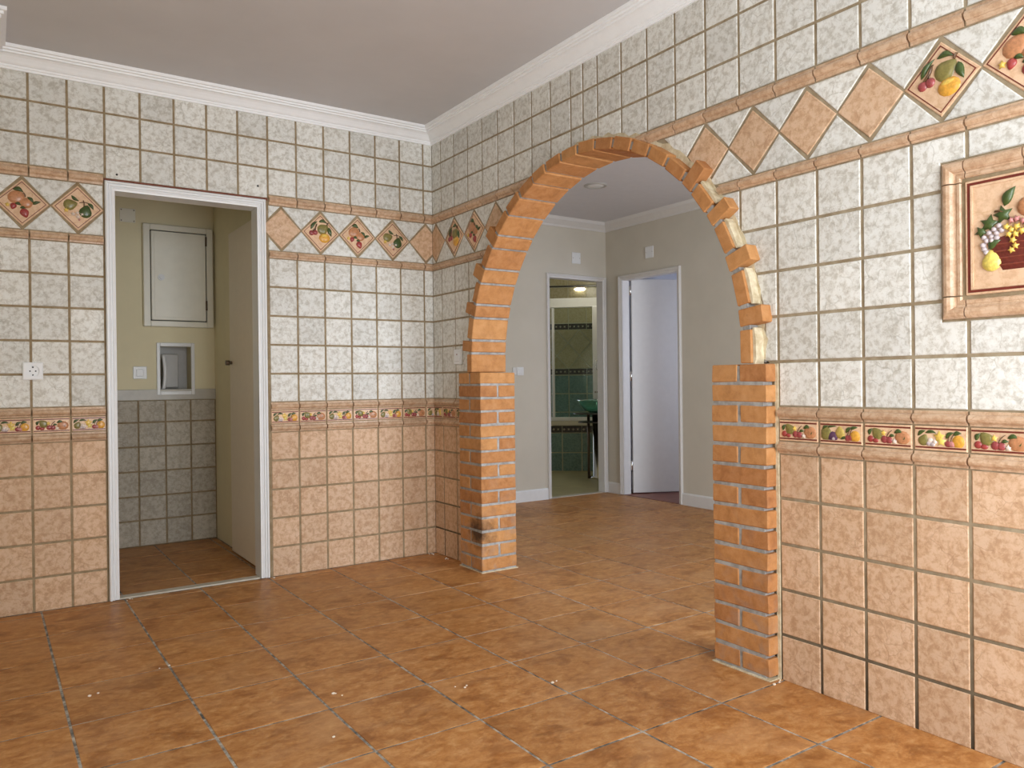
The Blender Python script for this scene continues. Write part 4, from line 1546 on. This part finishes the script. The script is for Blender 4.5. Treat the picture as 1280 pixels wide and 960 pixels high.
# tub with its tiled front
tub = thing('bathtub', 'ivory bathtub with a teal tiled front panel in the bathroom', 'bathtub', P0)
fp = box_obj('front_panel', (-6.5, 0.0, -0.15), (3.9, 3.40, -0.03), 'bath_grout', tub, 0, TUBF)
tx = [-0.80 + 1.43 * k for k in range(-3, 4) if -0.80 + 1.43 * k < 3.9]
for a, b in zip(tx, tx[1:]):
    for c, d in ((0.05, 1.42), (1.42, 2.86)):
        tile('tile', TUBF, rect(a + 0.035, b - 0.035, c + 0.035, d - 0.035), 'bath_teal', fp, -0.05, 0.0, 0.02)
    t = tile('border_tile', TUBF, rect(a + 0.02, b - 0.02, 2.89, 3.36), 'black_band', fp, -0.05, 0.01, 0.012)
    for k in range(4):
        bm = bmesh.new()
        dome(bm, TUBF, star(a + 0.15 + k * 0.33, 3.12, 0.11, 4, 0.78 * (k % 2)), 0.01, 0.012)
        mesh_obj('mosaic_chip', bm, 'tan_chip', t)
bm = bmesh.new()
o4 = [(-6.5, 0.12), (3.9, 0.12), (3.9, -4.35), (-6.5, -4.35)]
i4 = [(-5.9, -0.55), (3.3, -0.55), (3.3, -3.8), (-5.9, -3.8)]
V = {}
for nm, pts, z in (('ob', o4, 3.42), ('ot', o4, 3.72), ('it', i4, 3.72), ('ib', [(x * 0.95, y) for x, y in i4], 0.8)):
    V[nm] = [bm.verts.new(TUBF.p(x, z, n_)) for x, n_ in pts]
for p_, q_ in (('ob', 'ot'), ('ot', 'it'), ('it', 'ib')):
    for i in range(4):
        j = (i + 1) % 4
        bm.faces.new((V[p_][i], V[p_][j], V[q_][j], V[q_][i]))
bm.faces.new(V['ib'])
bmesh.ops.recalc_face_normals(bm, faces=bm.faces[:])
mesh_obj('basin', bm, 'tub', tub)

scr = thing('shower_screen', 'white framed glass shower screen standing on the bathtub edge', 'shower screen', TUBF.p(0, 3.72, -0.2))
box_obj('header_bar', (-6.4, 12.02, -0.35), (3.8, 12.72, -0.05), 'plastic', scr, 0.04, TUBF)
box_obj('bottom_rail', (-6.4, 3.73, -0.33), (3.8, 4.0, -0.07), 'plastic', scr, 0.03, TUBF)
box_obj('upright', (-1.50, 4.0, -0.30), (-1.31, 12.02, -0.10), 'plastic', scr, 0.03, TUBF)
box_obj('glass_panel', (-1.31, 4.0, -0.22), (3.8, 12.02, -0.18), 'clear_glass', scr, 0, TUBF)

BF = Fr(P0 - BN * 2.2, BU, (0, 0, 1))
wc = thing('wall_cabinet', 'tall narrow white bathroom cabinet above the glass washbowl', 'cabinet', BF.p(1.9, 5.3, 0))
box_obj('carcass', (1.55, 5.36, -0.9), (3.6, 11.9, -0.10), 'plastic', wc, 0.02, BF)
wd = box_obj('cabinet_door', (1.56, 5.40, -0.09), (3.58, 11.86, 0.0), 'plastic', wc, 0.02, BF)
bm = bmesh.new()
tube(bm, [BF.p(1.84 + 0.09 * math.sin(t), 7.75 + 0.35 * math.cos(t), 0.10) for t in [2 * math.pi * i / 12 for i in range(13)]], 0.028, 6)
mesh_obj('handle', bm, 'chrome', wd)
for u in (1.72, 1.86):
    bm = bmesh.new()
    tube(bm, [BF.p(u, 5.86, 0.0), BF.p(u, 5.86, 0.10)], 0.055, 8)
    mesh_obj('knob', bm, 'dark_metal', wd)

SF = Fr(P0 - BN * 3.6, BU, (0, 0, 1))
ws = thing('wash_stand', 'chrome wash stand with two dark glass shelves on a round pedestal', 'wash stand', SF.p(1.72, 0, 0))
pcx, pcy = SF.p(1.80, 0)[0:2]
bm = bmesh.new()
rs = lathe(bm, pcx, pcy, [(0.02, 4.4), (0.27, 4.4), (0.27, 0.18), (0.46, 0.14), (0.48, 0.02), (0.02, 0.02)], 24)
mesh_obj('pedestal', bm, 'chrome', ws)
bm = bmesh.new()
tube(bm, [SF.p(1.28, 0.0, 0.1), SF.p(1.28, 4.4, 0.1)], 0.10, 10)
mesh_obj('drain_tube', bm, 'dark_metal', ws)
for z, u0 in ((4.38, 0.24), (3.80, 0.58)):
    bm = bmesh.new()
    pts = [(u0 + (1 - math.cos(t)) * 0.5 if abs(math.cos(t)) >= 0 else 0, math.sin(t)) for t in [0]]
    oval = [(1.9 + (1.9 - u0) * math.cos(2 * math.pi * i / 28), 1.0 * math.sin(2 * math.pi * i / 28)) for i in range(28)]
    A = [bm.verts.new(SF.p(x, z, n_)) for x, n_ in oval]
    B = [bm.verts.new(SF.p(x, z + 0.09, n_)) for x, n_ in oval]
    for i in range(28):
        j = (i + 1) % 28
        bm.faces.new((A[i], A[j], B[j], B[i]))
    bm.faces.new(B)
    bm.faces.new(A[::-1])
    bmesh.ops.recalc_face_normals(bm, faces=bm.faces[:])
    mesh_obj('shelf', bm, 'black_band', ws)
bowl = empty('wash_bowl', SF.p(1.75, 4.47, 0))
tag(bowl, 'round green glass washbowl resting on the dark wash stand shelf', 'washbowl')
bcx, bcy = SF.p(1.75, 0)[0:2]
bm = bmesh.new()
prof = [(0.02, 4.48), (0.40, 4.50), (0.75, 4.66), (1.05, 4.98), (1.25, 5.34), (1.33, 5.36), (1.20, 5.30), (1.0, 5.02), (0.72, 4.74), (0.38, 4.58), (0.02, 4.56)]
lathe(bm, bcx, bcy, prof, 32)
mesh_obj('bowl', bm, 'glass', bowl)
bm = bmesh.new()
lathe(bm, bcx, bcy, [(0.01, 4.60), (0.14, 4.60), (0.16, 4.57)], 16)
mesh_obj('drain', bm, 'chrome', bowl)

glint = thing('bathroom_glint', 'small glowing pad for a reflected lamp high on the bathroom tiles', 'glint', BATHW.p(0.39, 13.9, 0))
bm = bmesh.new()
dome(bm, BATHW, ell(0.39, 13.86, 0.44, 0.13, 0, 16), 0.22, 0.0)
mesh_obj('diffuser', bm, 'glow', glint)  # glowing oval put in for the ceiling light mirrored in the tiles
box_obj('bracket', (0.1, 13.96, 0.0), (0.7, 14.04, 0.2), 'dark_metal', glint, 0.01, BATHW)  # bracket added along with the glowing pad
ld = bpy.data.lights.new('bathroom_ceiling_light', 'POINT')
ld.energy = 5.2
ld.color = (1.0, 0.93, 0.70)
ld.shadow_soft_size = 0.06
lo = bpy.data.objects.new('bathroom_ceiling_light', ld)
C.objects.link(lo)
lo.parent = glint
lo.location = (BN * -8.2 + BU * 0.6 + Vector((0, 0, 0.7))) * S  # set out in the room, as from an unseen ceiling fixture

# ------------------------------------------------------------------ crumbs of plaster on the floor
bm = bmesh.new()
cr = random.Random(3)
for x, y in ((-9.04, -12.96), (-5.96, -12.18), (-4.12, -13.23), (-12.6, -7.9), (-0.25, -1.29), (-0.3, -0.25), (-8.29, -10.99), (-11.05, -7.0), (-0.35, -15.98), (-0.2, -16.05), (-10.9, -0.25), (-6.35, -0.2)):
    for k in range(cr.choice((1, 2, 3))):
        r = cr.uniform(0.02, 0.045)
        q = Vector((x + cr.uniform(-0.12, 0.12), y + cr.uniform(-0.12, 0.12), r * 0.5))
        bmesh.ops.create_icosphere(bm, subdivisions=1, radius=r, matrix=Matrix.Translation(q) @ Matrix.Diagonal((1, cr.uniform(0.5, 1), 0.6, 1)))
cm = mesh_obj('plaster_crumbs', bm, 'crumb')
tag(cm, 'scattered pale crumbs of plaster on the terracotta floor', 'crumbs', None, 'stuff')
